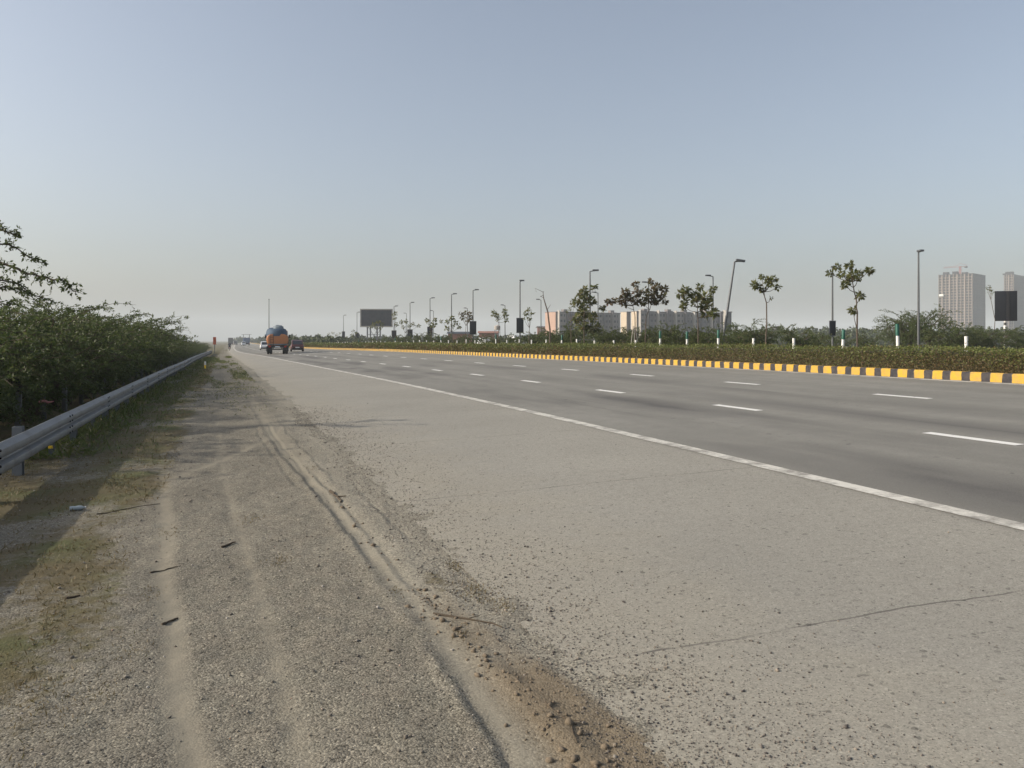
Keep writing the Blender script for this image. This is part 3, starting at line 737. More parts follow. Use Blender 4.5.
# ------------------------------------------------------------------ median hedge
def hedge():
    o = empty('hedge', (17.7, 10, .85), 0, 'long clipped green and brown hedge along the yellow and black kerb', 'hedge')
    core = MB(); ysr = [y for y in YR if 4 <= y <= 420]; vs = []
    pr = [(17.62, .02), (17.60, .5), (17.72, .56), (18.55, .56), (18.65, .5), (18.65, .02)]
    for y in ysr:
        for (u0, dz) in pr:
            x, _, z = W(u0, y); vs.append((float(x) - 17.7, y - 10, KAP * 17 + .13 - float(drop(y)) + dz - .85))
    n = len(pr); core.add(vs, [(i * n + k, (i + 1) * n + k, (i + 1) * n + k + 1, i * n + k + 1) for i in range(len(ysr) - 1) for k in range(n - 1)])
    core.build('light_block_core', M['hedge_core'], o)  # plain dark core added inside the leaves to stop light passing through
    N = 150000
    Y = 8 + 290 * rng.random(N) ** 2.1
    zc = 17 * ST + Y * CT
    side = rng.random(N)
    U_ = np.where(side < .62, 17.5 + rng.normal(0, .05, N), rng.uniform(17.5, 18.75, N))
    top = .60 + (fbm(Y * 1.3, Y * 0 + U_, 95) - .5) * .20 + (fbm(Y * .25, Y * 0, 98) - .5) * .14
    Zr = np.where(side < .62, rng.uniform(.0, 1., N) ** .9 * top, top + rng.normal(0, .03, N))
    spr = rng.random(N) < .025; Zr = Zr + spr * rng.uniform(0, .14, N)
    U_ = U_ + (fbm(Y * .9, Zr * 2, 96) - .5) * .22 * (side < .62)
    x = U_ + shift(Y); z = KAP * 17 + .13 - drop(Y) + Zr
    a = rng.normal(size=(N, 3)); a[:, 0] -= .5 * (side < .62); a[:, 2] += .45
    L = np.maximum(.05, zc * .0017) * rng.uniform(.7, 1.4, N)
    v = cards(np.stack([x - 17.7, Y - 10, z - .85], -1), a, L, L * .5)
    brown = (rng.random(N) < np.clip(1.0 - Zr / .60, 0, 1) * .95 + .10 + (fbm(Y * .35, Zr, 97) - .5) * .8)
    link('foliage', card_mesh('foliage', v, brown.astype(int)), [M['hedge_leaf'], M['hedge_brown']], o)
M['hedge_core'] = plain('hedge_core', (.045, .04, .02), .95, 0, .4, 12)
hedge()
# white posts every 2.4 m behind the hedge, some with a green upper half
pp = {}
for i in range(52):
    y = 16.9 - 2.42 * 1 + 2.42 * i
    x = 19.5 + float(shift(y)) * float(np.interp(y, [46, 95], [0, .7])); z = zg(x, y); green = i in (2, 3, 6, 7, 8, 13, 18, 24, 31, 40)
    if green not in pp:
        o = empty('marker_post', (0, 0, 0)); b = MB(); b.lathe([(.048, -.1), (.048, .94)], 10); b.build('shaft', M['white_paint'], o)
        if green: b = MB(); b.lathe([(.056, .942), (.056, 1.27), (.04, 1.29)], 10); b.build('post_top', M['green_paint'], o)
        pp[green] = o
    else: o = copy_tree(pp[green])
    o.location = (float(x), float(y), float(z)); s = random.uniform(.92, 1.06); o.scale = (1, 1, s)
    o.rotation_euler = (R(random.uniform(-2.5, 2.5)), R(random.uniform(-2.5, 2.5)), 0)
    tag(o, 'white post with a green top in the row behind the median hedge' if green else 'short all white post in the row behind the median hedge', 'post', 'green topped posts behind the hedge' if green else 'white posts behind the hedge')

# ------------------------------------------------------------------ young trees with leaf clumps
def young_tree(px, zc, clumps, label, mat, trunkpts=None, nl=44, leaf=.23, bark='bark', stakes=False, name='young_tree'):
    x0, y0 = place(px, zc); z0 = zg(x0, y0)
    r = np.random.default_rng(int(px * 7))
    o = empty(name, (x0, y0, z0), 0, label, 'tree')
    def rel(p, q, off=0.):
        x, y = place(p, zc + off); return np.array([x - x0, y - y0, zrow(q, zc + off) - z0])
    tp = [np.array([0, 0, 0.])] + [rel(*p) for p in (trunkpts or [])]
    if not trunkpts:
        cx = np.mean([c[0] for c in clumps]); cy_ = np.mean([c[1] for c in clumps]); bot = max(c[1] for c in clumps)
        tp += [rel(px * .7 + cx * .3, bot + 2), rel(cx, cy_)]
    st = MB(); Q = []
    for a, b in zip(tp[:-1], tp[1:]):
        for s in (0, .33, .66): Q.append(a * (1 - s) + b * s + r.normal(size=3) * .015 * (s > 0))
    Q.append(tp[-1]); nq = len(Q)
    st.tube(Q, [.031 - .018 * k / nq for k in range(nq)], 7)
    C = []; A = []; LL = []
    for (cx, cy_, cr) in clumps:
        off = r.uniform(-.55, .55); c = rel(cx, cy_, off); rad = cr * .84 * zc / F
        # limb from the best point of the trunk
        k = min(range(1, nq), key=lambda k: np.linalg.norm(Q[k] - c) + (1.5 if Q[k][2] > c[2] - .15 else 0))
        m = (Q[k] + c) / 2 + np.array([0, 0, -.06])
        st.tube([Q[k], m, c], [.016, .012, .007], 5, cap=False)
        n = int(nl * (cr / 4.5) ** 1.3) + 14
        d = unit(r.normal(size=(n, 3)) * np.array([1, 1, .75])); rr = rad * r.uniform(.15, .75, n)[:, None]
        C.append(c + d * rr); dd = d + r.normal(size=(n, 3)) * .45; dd[:, 2] -= .15; A.append(dd); LL.append(np.minimum(leaf, rad * .95) * r.uniform(.65, 1.3, n))
    st.build('trunk', M[bark], o)
    C = np.concatenate(C); A = np.concatenate(A); LL = np.concatenate(LL)
    link('crown', card_mesh('crown', cards(C, A, LL, LL * .55, .5)), M[mat], o)
    if stakes:
        for dx in (-6, 0, 6):
            b = MB(); a = rel(px + dx * .9, 344); a[2] = 0; b.tube([a, rel(px + dx * .15 - 1, 326)], .02, 6); b.build('support_stake', M['pale_trim'], o)
    return o
TX = 20.5
young_tree(857, depth_at(857, TX), [(850, 265.6, 5), (853.4, 274.8, 6), (841, 274, 4.5), (845.6, 284.5, 5), (869.7, 270.8, 5), (860, 273.5, 4), (860, 296, 5), (853, 310.6, 5), (858.6, 278, 4), (848, 281, 4), (830.6, 273.5, 4.5), (837, 267, 4.2)], 'tall young tree with separate leaf clumps, its left clumps crossing a lamp pole', 'young_leaf', [(857.3, 312), (856, 298), (852.5, 282)])
young_tree(766, depth_at(766, TX), [(761.8, 277, 3.8), (774.8, 278.6, 4.2), (768, 281, 5), (754.9, 285, 5), (759, 286, 4), (762.7, 290.4, 4), (769.8, 285, 4), (777.6, 287, 4.2), (771, 298, 2.2)], 'slim young tree with forked stem and airy crown standing alone right of leaning lamp', 'young_leaf', [(766.5, 303), (764, 292)])
young_tree(698, depth_at(698, TX), [(685.5, 290, 5), (680.6, 294, 5), (700, 287, 4.5), (712.8, 290, 4.2), (696, 295, 6), (706, 298, 7), (684.5, 301.8, 5), (704, 305.7, 6), (683.5, 306.6, 4), (713.8, 312.5, 6), (706, 314.5, 5), (694, 301.8, 4.5), (690, 296, 4), (710, 304, 4)], 'leafy young tree before the right end of the apartment blocks', 'young_leaf', [(698, 318), (697, 302)])
young_tree(635, depth_at(635, TX), [(608.4, 301.8, 4.2), (613, 301, 4), (618.5, 300, 3.6), (625, 292, 5), (624, 299, 5), (624, 304, 4), (635.7, 284.5, 4.2), (637.7, 293, 5), (635.7, 300.8, 5), (630, 297, 4.5)], 'young reddish leaved tree with white support stakes before the cream end wall', 'rust_leaf', [(635, 318), (633, 306)], stakes=True)
young_tree(645, depth_at(645, TX) + 1.2, [(651.3, 282, 4.2), (657, 287, 5), (664, 290, 5), (663, 296, 4), (653, 293, 5), (649.4, 298, 6), (657, 300, 5), (665, 301.8, 4), (645, 291, 4), (643, 302, 4.5)], 'young purple-brown leaved tree with high right-hand clumps before the apartment blocks', 'rust_leaf', [(646, 318), (651, 305)])
young_tree(584, depth_at(584, TX), [(585, 290, 4.2), (594.7, 287, 4.2), (581, 294, 5), (586.9, 297, 5), (576, 302, 4.2), (572, 303, 3), (582, 301.8, 5), (591.8, 301.8, 5), (584, 306.6, 5), (602.5, 308.6, 3.8), (581, 312.5, 6), (587, 314.5, 6), (577, 318, 6), (592.7, 317, 6), (583, 326, 9), (595, 328, 8)], 'bushy young tree leafy almost to the hedge at the apartment blocks', 'young_leaf', [(584, 322), (584, 303)], nl=55)
young_tree(529, depth_at(529, TX), [(526, 313.6, 3.2), (529.4, 318, 3), (532, 313, 2.6), (529, 309.5, 2.4), (524, 319, 2)], 'small young tree with tuft of leaves just right of boarded lamp pole', 'young_leaf', [(529.5, 328)])
young_tree(498, depth_at(498, TX), [(494.3, 312, 3), (497.8, 316, 3), (493, 315, 2.4), (504.8, 311, 3), (505.7, 316, 3), (506.6, 320.6, 2.6), (497, 320, 2)], 'young tree with two separate leafy tufts beside the white water tank', 'young_leaf', [(499, 328), (499, 320)])
young_tree(465, depth_at(465, TX), [(460.9, 314.5, 3), (466, 312.7, 3), (469.7, 314.5, 3), (468, 319.8, 3), (463, 318, 3), (471, 318, 2.5)], 'young brownish tree right of street lamp before the dark shed roof', 'rust_leaf', [(466, 326)])
young_tree(452, depth_at(452, TX), [(441.5, 321.5, 2.2), (447.7, 322, 3), (452, 318, 3), (455.6, 323, 3), (459, 326.8, 3), (446.8, 328.5, 2.8), (452, 326, 2.5)], 'wide young tree around lamp pole at left end of dark shed roof', 'young_leaf', [(452, 332)])
young_tree(431, depth_at(431, TX), [(427.5, 320.6, 3.5), (434.5, 319.8, 3), (431, 325, 4), (435, 325, 3)], 'compact round young tree topping a dark lamp board left of the shed', 'young_leaf', [(431, 333)])
young_tree(405, depth_at(405, TX), [(401, 322, 3), (406, 321.5, 3), (413, 324, 3), (418.7, 326, 2.6), (409, 326, 2.6), (403, 327, 2.2)], 'spreading young tree second to the right of the large billboard', 'young_leaf', [(405, 333)])
young_tree(395, depth_at(395, TX), [(395.8, 313.6, 2.5), (395, 318, 2.2), (396.5, 324, 2.2), (393, 315, 1.6)], 'very slim young tree directly against the billboard right edge', 'young_leaf', [(395, 328)])
young_tree(377.5, depth_at(377.5, TX), [(374, 324, 3), (378, 322, 3.4), (382, 324, 3), (376, 328, 2.6), (381, 328, 2.4), (372, 326.5, 2.2)], 'round crowned young tree standing before the large dark billboard', 'young_leaf', [(377.5, 334)])
young_tree(354, depth_at(354, TX), [(353, 331, 2), (356, 333, 2.4), (352, 335, 2.2)], 'low young tree just left of the large billboard', 'young_leaf', [(354, 338)])
young_tree(332, depth_at(332, 22), [(329, 334, 2.5), (333, 333, 2.6), (337, 335, 2.6), (340, 333.5, 1.8), (331, 337, 2.5)], 'pale green leafy tree at the left end of the lamp row', 'young_leaf', [(332, 338)])
young_tree(571, depth_at(571, TX) + 3, [(574, 306, 2.2), (570, 309, 2.2), (567, 312, 2)], 'thin sapling with few leaves left of the bushy tree', 'young_leaf', [(571, 322)])
young_tree(992, 62, [(989.5, 290, 3), (992, 293, 2), (987, 288, 1.6), (989, 285.5, 1.4)], 'spindly pale sapling rising between the unfinished tower and small dark board', 'young_leaf', [(995, 320), (991, 300)], nl=14)
# bare tree with a crooked painted stem
def bare_tree():
    zc = depth_at(550, 21); x0, y0 = place(550, zc); z0 = zg(x0, y0)
    o = empty('bare_tree', (x0, y0, z0), 0, 'leafless crooked tree left of the pink end of the apartment blocks', 'tree')
    def rel(p, q):
        x, y = place(p, zc); return np.array([x - x0, y - y0, zrow(q, zc) - z0])
    b = MB(); b.tube([np.array([0, 0, 0.]), rel(550, 330), rel(547.8, 312), rel(545.4, 304), rel(543.6, 298), rel(543, 292)], [.07, .06, .05, .04, .03, .018], 7)
    for q in ([(543, 292), (539, 291.5), (536.5, 292)], [(543, 293), (545.5, 291)], [(544, 298), (541, 296.5)], [(547, 310), (549, 306.5)], [(543.4, 295), (540, 297.2)]):
        P = [rel(*p) for p in q]; P = [P[0]] + [p + rng.normal(size=3) * .12 for p in P[1:]]
        b.tube(P, [.018] + [.010] * (len(P) - 1), 5, cap=False)
    b.build('trunk', M['bark'], o)
bare_tree()

# ------------------------------------------------------------------ bushes on the right
def bush(px, zc, ytop, kind, i, label, group=None, wide=1., base_h=(2.6, 2.9, 2.4, 3.0, 2.7)):
    x, y = place(px, zc); z = zg(x, y)
    hh_ = (zrow(ytop, zc) - z); b = (base_h if kind == 'thorn' else (2.6, 2.4, 2.9))[i] * .92
    o = plant(kind, i, x, y, z - .05, hh_ / b * wide, label, 'bush', group, sz=1 / wide)
    return o
bush(912, 57, 309, 'thorn', 0, 'large dark rounded thorn bush under the tall pole left of the tower', wide=.92)
bush(929, 55, 311, 'thorn', 1, 'dark thorn bush between the tall pole and the unfinished tower', wide=.85)
bush(898, 58, 316, 'thorn', 3, 'lower left spreading bush beside the big dark thorn bush', wide=.9)
bush(955, 52, 324, 'pale', 0, 'lighter green bush at the foot of the unfinished tower', wide=1.2)
bush(975, 55, 328, 'pale', 1, 'broad pale bush right of the tower foot and left of the banded board post', wide=1.3)
bush(1000, 58, 328, 'thorn', 2, 'low grey-green bush behind the banded board post', wide=1.4)
bush(1024, 60, 330, 'pale', 2, 'low pale bush at the right edge under the second tower', wide=1.5)
bush(795, 48, 326, 'pale', 0, 'pale green bush between the two lone young trees')
bush(810, 52, 333, 'pale', 1, 'low pale bush left of the lamp pole with its dark board', wide=1.2)
bush(748, 46, 320, 'thorn', 4, 'dark wispy bush right of the leaning lamp pole', wide=1.1)
bush(760, 46, 325, 'thorn', 0, 'bluish low bush at the foot of the slim forked tree', wide=1.1)
bush(736, 50, 330, 'pale', 1, 'low bush at the foot of the leaning lamp', wide=1.2)
bush(868, 50, 335, 'pale', 2, 'low bush behind the tall young tree with clumps', wide=1.2)
bush(835, 58, 334, 'thorn', 2, 'low dark bush below the lamp board beside the tall young tree', wide=1.4)
for i, (px, yt) in enumerate([(553, 326), (566, 329), (577, 327), (600, 329), (612, 327), (622, 331), (636, 332), (650, 329), (662, 327), (676, 329), (690, 327), (706, 329), (720, 328)]):
    bush(px, depth_at(px, 23.5), yt + random.uniform(-1, 1), 'pale' if i % 3 else 'thorn', i % 3, 'low green bush in the row between hedge and apartment blocks', 'bushes below the apartment blocks', wide=1.15)
for i, (px, yt) in enumerate([(395, 335), (410, 336), (424, 334), (440, 334.5), (455, 336), (470, 335), (488, 335), (503, 335), (516, 336), (530, 335), (541, 332), (345, 338), (360, 337), (378, 338)]):
    bush(px, depth_at(px, 23.5), yt + random.uniform(-1, 1), 'pale', i % 3, 'small green bush on the median left of the apartment blocks', 'bushes on the far median', wide=1.2)

# ------------------------------------------------------------------ far woodland (one mass)
def far_wood():
    Cs = []; Ls = []
    r = np.random.default_rng(77)
    def lump(px, zc, ytop, wpx):
        x, y = place(px, zc); z = -1.0; top = zrow(ytop, zc); hgt = max(2.5, top - z); rad = wpx * zc / F / 2
        n = int(120 + 60 * r.random()); d = unit(r.normal(size=(n, 3))); rr = r.uniform(.4, 1., n)[:, None] ** .5
        c = d * rr * np.array([rad, rad, hgt * .5]) + np.array([x, y, z + hgt * .5])
        Cs.append(c); Ls.append(np.full(n, zc * .0042) * r.uniform(.6, 1.3, n))
    for px in np.arange(725, 1060, 5.5):
        for zc in (300, 460): lump(px + r.uniform(-4, 4), zc * r.uniform(.85, 1.15), np.interp(px, [725, 780, 830, 870, 1050], [333, 330, 328, 329, 329]) + r.uniform(-2, 3), r.uniform(9, 18))
    for px in np.arange(238, 560, 4.5):
        lump(px + r.uniform(-3, 3), np.interp(px, [238, 300, 420, 560], [800, 300, 330, 380]) * r.uniform(.85, 1.15), np.interp(px, [238, 262, 290, 330, 420, 560], [340, 338.5, 336.5, 337, 338, 336]) + r.uniform(-1.5, 1.5), r.uniform(6, 12))
    for px in np.arange(278, 345, 3.2):
        lump(px + r.uniform(-2, 2), 175 * r.uniform(.9, 1.1), 338 + r.uniform(-1.5, 1.5), r.uniform(6, 10))
    C = np.concatenate(Cs); L = np.concatenate(Ls); n = len(C)
    v = cards(C, r.normal(size=(n, 3)) + np.array([0, 0, .3]), L, L * .7)
    tag(link('far_woodland', card_mesh('far_woodland', v), M['far_leaf']), kind='stuff')
far_wood()

# ------------------------------------------------------------------ street lamps
def lamp(px, X, ytop, arm, label, panel=(2.35, 3.85, .62), tilt=0, armlen=.55, zc=None, xbase=None):
    zc = zc or depth_at(px, X); x0, y0 = place(px if xbase is None else xbase, zc); z0 = zg(x0, y0)
    top = zrow(ytop, zc) - z0
    o = empty('street_lamp', (x0, y0, z0), -TH, label, 'street lamp', 'street lamps with advert boards along the far carriageway')
    b = MB(); b.lathe([(.12, -.1), (.12, .25), (.075, .3), (.065, top * .5), (.048, top)], 10); b.build('pole', M['lamp_metal'], o)
    b = MB(); e = (arm * armlen, 0, top + .07) if arm else (.0, -armlen, top + .05)
    m = (arm * armlen * .4, 0, top + .04) if arm else (0, -armlen * .4, top + .03)
    b.tube([(0, 0, top - .1), (arm * .02, 0, top), m, e], [.045, .04, .035, .03], 8); b.build('arm', M['lamp_metal'], o)
    b = MB(); hx = e[0] - arm * .12
    if arm: b.box(hx - .24, hx + .24, -.10, .10, e[2] - .03, e[2] + .09, 0, .03)
    else: b.box(-.13, .13, e[1] - .1, e[1] + .35, e[2] - .03, e[2] + .09, 0, .03)
    b.build('lamp_head', M['lamp_metal'], o)
    if panel:
        z1, z2, w = panel; b = MB(); b.box(-w / 2, w / 2, -.07, .07, z1 - z0, z2 - z0, 0, .015); p = b.build('advert_board', M['panel_dark'], o)
        b = MB()
        for zz in (z1 - z0, z2 - z0 - .04): b.box(-w / 2 - .012, w / 2 + .012, -.082, .082, zz, zz + .04)
        b.build('frame', M['pole_metal'], p)
    if tilt: o.rotation_euler = (0, R(tilt), -TH)
    return o
XA, XB = 26, 40
lamp(343.5, XA, 315.5, 1, 'street lamp farthest left, well left of the large billboard', (2.0, 3.9, .7))
lamp(357, XA, 312.5, 1, 'street lamp immediately left of the large billboard', (2.0, 3.4, .8))
lamp(394, XA, 306.5, 1, 'street lamp at the billboard right edge behind a very slim tree', (2.0, 3.4, .8))
lamp(410, XA, 303, 1, 'street lamp rising behind the spreading tree right of billboard', (2.1, 3.4, .8))
lamp(430, XA, 298.5, 1, 'street lamp rising from the compact round tree', (2.2, 3.6, .75))
lamp(451.5, XA, 294.5, 1, 'street lamp above the left end of the dark shed', None)
lamp(473, XA, 290.5, 1, 'street lamp with dark board between dark shed and red roofed shed', (2.35, 3.9, .75))
lamp(520, XA, 281.5, 1, 'tall lamp with a large dark board above white van', (2.4, 3.85, .68), armlen=.3)
lamp(590, XA, 271.5, 1, 'street lamp rising out of the bushy young tree', None)
lamp(720.5, XA, 260.5, 1, 'street lamp leaning to the right by the dark end apartment block', None, tilt=8.5, zc=43, armlen=.42)
lamp(713, XB, 276.5, -1, 'street lamp with left-pointing arm just left of the leaning lamp', None)
lamp(648.5, XB, 283, -1, 'street lamp with left arm hidden among the purple-brown tree leaves', None)
lamp(598, XB, 293, -1, 'short far street lamp just right of the bushy young tree', None)
lamp(541, XB, 300, -1, 'street lamp with left arm between small tree and leafless tree', None)
lamp(505, XB, 305.5, -1, 'far street lamp above the white water tank', None)
lamp(467.5, XB, 308.5, -1, 'far street lamp hidden behind the brownish young tree', None)
lamp(433.5, XB, 311, -1, 'far street lamp behind the compact round tree', None)
lamp(406.5, XB, 313.5, -1, 'far street lamp second to the right of the large billboard', None)
lamp(832.5, XB, 268, 0, 'lamp pole with a dark board whose head hides in tree leaves', (2.0, 3.1, .42), armlen=.35)
lamp(918.5, XB, 252.5, 0, 'tallest bare lamp pole standing left of the unfinished tower', None, armlen=.35)
# tall plain mast beyond the tanker
x0, y0 = place(269, 424); z0 = zg(x0, y0)
o = empty('light_mast', (x0, y0, z0), 0, 'tall thin mast rising behind the orange tanker truck', 'mast')
b = MB(); b.lathe([(.3, -.2), (.24, 8), (.15, zrow(300, 424) - z0)], 8); b.build('pole', M['black_metal'], o)
b = MB(); b.lathe([(.3, zrow(300, 424) - z0), (.35, zrow(300, 424) - z0 + .5)], 8); b.build('lamp_ring', M['lamp_metal'], o)

# ------------------------------------------------------------------ billboards
def billboard():
    zc = 255; x0, y0 = place(376.5, zc); z0 = zg(x0, y0); s = zc / F
    o = empty('billboard', (x0, y0, z0), -TH + .12, 'large dark billboard on steel legs with pale frame beyond the young trees', 'billboard')
    z1, z2 = zrow(326, zc) - z0, zrow(310, zc) - z0; w = 30 * s
    b = MB(); b.box(-w / 2, w / 2, -.12, .12, z1, z2); p = b.build('panel', M['board_face'], o)
    b = MB(); fw = .35
    b.box(-w / 2 - fw, w / 2 + fw, -.2, .2, z2 + .003, z2 + fw); b.box(-w / 2 - fw, w / 2 + fw, -.2, .2, z1 - fw, z1 - .003)
    b.box(-w / 2 - fw, -w / 2 - .003, -.2, .2, z1, z2); b.box(w / 2 + .003, w / 2 + fw, -.2, .2, z1, z2); b.build('frame', M['pale_trim'], p)
    for q in (-.30, -.2, .02, .12):
        b = MB(); b.box(q * w - .22, q * w + .22, .22, .6, -.2, z2 - .5); b.build('leg', M['pole_metal'], o)
    b = MB()
    for zz in (1.5, 3.4): b.box(-.3 * w, .12 * w, .61, .75, zz, zz + .16)
    b.tube([(-.3 * w, .68, .3), (.12 * w, .68, z1)], .08, 5); b.tube([(.12 * w, .68, .3), (-.3 * w, .68, z1)], .08, 5)
    b.build('brace', M['pole_metal'], o)
t = NT('board_face'); v = t.coord(); f = t.noise(.9, 5, v)
c = t.mix(t.ramp(f, [(.35, 0.), (.65, 1.)]), (.022, .025, .036), (.04, .043, .052)); M['board_face'] = t.bsdf(c, .6)
billboard()
zc = 70; x0, y0 = place(1005, zc); z0 = zg(x0, y0); s = zc / F
o = empty('roadside_board', (x0, y0, z0), -TH - .35, 'small dark board on one banded post before the right edge tower', 'signboard')
b = MB(); b.box(-9 * s, 10.5 * s, -.06, .06, zrow(321, zc) - z0, zrow(291, zc) - z0, 0, .02); p = b.build('panel', M['panel_dark'], o)
b = MB(); b.box(.1, .32, -.10, -.062, zrow(321, zc) - z0 + .05, zrow(291, zc) - z0 - .05); b.build('stiffener', M['black_metal'], p)
t = NT('banded_post'); v = t.coord(); xyz = t.n('ShaderNodeSeparateXYZ'); t.l(v, xyz.inputs[0])
c = t.mix(t.math('LESS_THAN', t.math('FRACT', t.math('DIVIDE', xyz.outputs[2], .55)), .55), (.08, .08, .08), (.7, .69, .65)); M['banded'] = t.bsdf(c, .7)
b = MB(); b.lathe([(.11, -.1), (.11, zrow(321, zc) - z0 - .005)], 10); b.build('post', M['banded'], o)

# ------------------------------------------------------------------ buildings
def apartment(px0, wall_px, px1, zc, ytop, endmat, label, fins, seed, face='grey_wall'):
    """block whose lit end wall spans px0..wall_px and shaded front wall_px..px1"""
    r = random.Random(seed); rz = R(11)
    cx, cy = place(wall_px, zc); z0 = zg(cx, cy) - .3; hgt = zrow(ytop, zc) - z0
    # lengths along the rotated axes
    ax = (math.cos(rz), math.sin(rz)); ay = (-math.sin(rz), math.cos(rz))
    def solve(d, px):
        xc = (wall_px - 512) / F * zc; k = (px - 512) / F
        dxc = d[0] * CT - d[1] * ST; dzc = d[0] * ST + d[1] * CT
        return (k * zc - xc) / (dxc - k * dzc)
    Lf = solve(ax, px1); D = solve(ay, px0)
    o = empty('apartment_block', (cx, cy, z0), rz, label, 'apartment block')
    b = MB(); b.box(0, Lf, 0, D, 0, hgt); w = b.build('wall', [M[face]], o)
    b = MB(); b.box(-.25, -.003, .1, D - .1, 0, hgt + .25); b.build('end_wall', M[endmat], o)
    nfl = 6; fh = hgt / nfl
    # projecting bays and fins
    x = 1.2; k = 0
    while x < Lf - 3:
        bw = r.uniform(3.0, 4.2); b = MB(); hh2 = hgt + r.choice((.2, .6, .9)); b.box(x, x + bw, -1.1 - .3 * (k % 2), -.003, 0, hh2)
        bay = b.build('stair_bay' if k % 3 == 1 else 'bay', M['dim_wall'] if k % 2 else M[face], o)
        yf = -1.1 - .3 * (k % 2)
        for fl in range(nfl):
            b = MB(); b.box(x + bw * .3, x + bw * .7, yf - .05, yf - .003, fl * fh + 1.0, fl * fh + 2.2); b.build('window', M['window_dark'], bay)
        if k % fins == 0:
            b = MB(); b.box(x - .38, x - .003, -2.0, -.004, 0, hgt + 1.1); b.build('fin_wall', M['pale_trim'], o)
        x2 = x + bw + r.uniform(1.8, 3.0)
        if x2 < Lf:
            for fl in range(nfl):
                b = MB(); b.box(x + bw + .3, x2 - .5, -.06, -.003, fl * fh + .9, fl * fh + 2.3); b.build('window', M['window_dark'], w)
        x = x2 + .3; k += 1
    b = MB(); b.box(-.2, Lf + .2, -.3, D + .2, hgt + .003, hgt + .5); b.build('parapet', M['dim_wall'], o)
    for k in range(max(1, int(Lf / 14))):
        b = MB(); xx = (k + .5) * 14 * r.uniform(.85, 1.1)
        if xx < Lf - 3: b.box(xx, xx + 2.5, 1.5, min(4, D - .5), hgt + .505, hgt + 1.9); b.build('roof_room', M['grey_wall'], o)
    return o
apartment(545.5, 556, 620, 430, 312.5, 'pink_wall', 'long grey apartment block with pink sunlit left end wall', 4, 1)
apartment(621, 627, 630.6, 425, 312.5, 'cream_wall', 'narrow apartment block with bright cream end wall between the two long blocks', 9, 2)
apartment(631.5, 637, 727, 420, 312, 'cream_wall', 'longest grey apartment block with cream end wall, reaching to the leaning lamp', 2, 3)
apartment(720.6, 721.6, 731.5, 405, 312.3, 'dim_wall', 'dark narrow apartment block at the foot of the leaning lamp', 9, 4, 'panel_dark')
# low stepped annex left of the pink end
def shed(px0, px1, zc, y0_, y1_, wallm, roofm, label, name='shed', D=7, roof_h=.6):
    cx, cy = place(px0, zc); z0 = zg(cx, cy) - .3; L = (px1 - px0) * zc / F / .97
    o = empty(name, (cx, cy, z0), -TH, label, 'building'); hgt = zrow(y0_, zc) - z0
    b = MB(); b.box(0, L, 0, D, 0, hgt - roof_h); w = b.build('wall', M[wallm], o)
    b = MB(); b.add([(-.4, -.6, hgt - roof_h + .003), (L + .4, -.6, hgt - roof_h + .003), (L + .4, D + .4, hgt - roof_h + .003), (-.4, D + .4, hgt - roof_h + .003), (-.4, D * .5, hgt), (L + .4, D * .5, hgt)], [(0, 1, 2, 3), (0, 1, 5, 4), (2, 3, 4, 5), (0, 4, 3), (1, 2, 5)])
    b.build('roof', M[roofm], o)
    for k in range(max(1, int(L / 4))):
        xx = L * (k + .5) / max(1, int(L / 4)); b = MB(); b.box(xx - .6, xx + .6, -.05, -.003, 1.0, min(2.3, hgt - roof_h - .3)); b.build('window', M['window_dark'], w)
    return o
shed(537.5, 545, 440, 326, 341, 'brick', 'dim_wall', 'low brick annex at the foot of the pink end wall')
shed(448, 471, 230, 331.5, 341, 'brick', 'panel_dark', 'low shed with long dark roof behind the young trees')
shed(479, 497, 240, 331, 341, 'brick', 'brick', 'low red roofed brick shed right of the dark roofed one')
shed(776, 783, 500, 326, 334, 'dim_wall', 'dim_wall', 'small grey distant building beyond the pale bush', 'distant_building', 9, .3)
# white water tank
zc = 235; x0, y0 = place(497.3, zc); z0 = zg(x0, y0)
o = empty('water_tank', (x0, y0, z0), 0, 'white water tank on stand behind the young tree with two tufts', 'water tank')
zt = zrow(325, zc) - z0; zb = zrow(330, zc) - z0
b = MB(); b.lathe([(.85, zb), (.9, zb + .1), (.9, zt - .35), (.5, zt - .1), (.25, zt)], 14); b.build('tank', M['pale_trim'], o)
for sx in (-.6, .6):
    for sy in (-.6, .6):
        b = MB(); b.box(sx - .06, sx + .06, sy - .06, sy + .06, -.2, zb - .003); b.build('leg', M['pole_metal'], o)

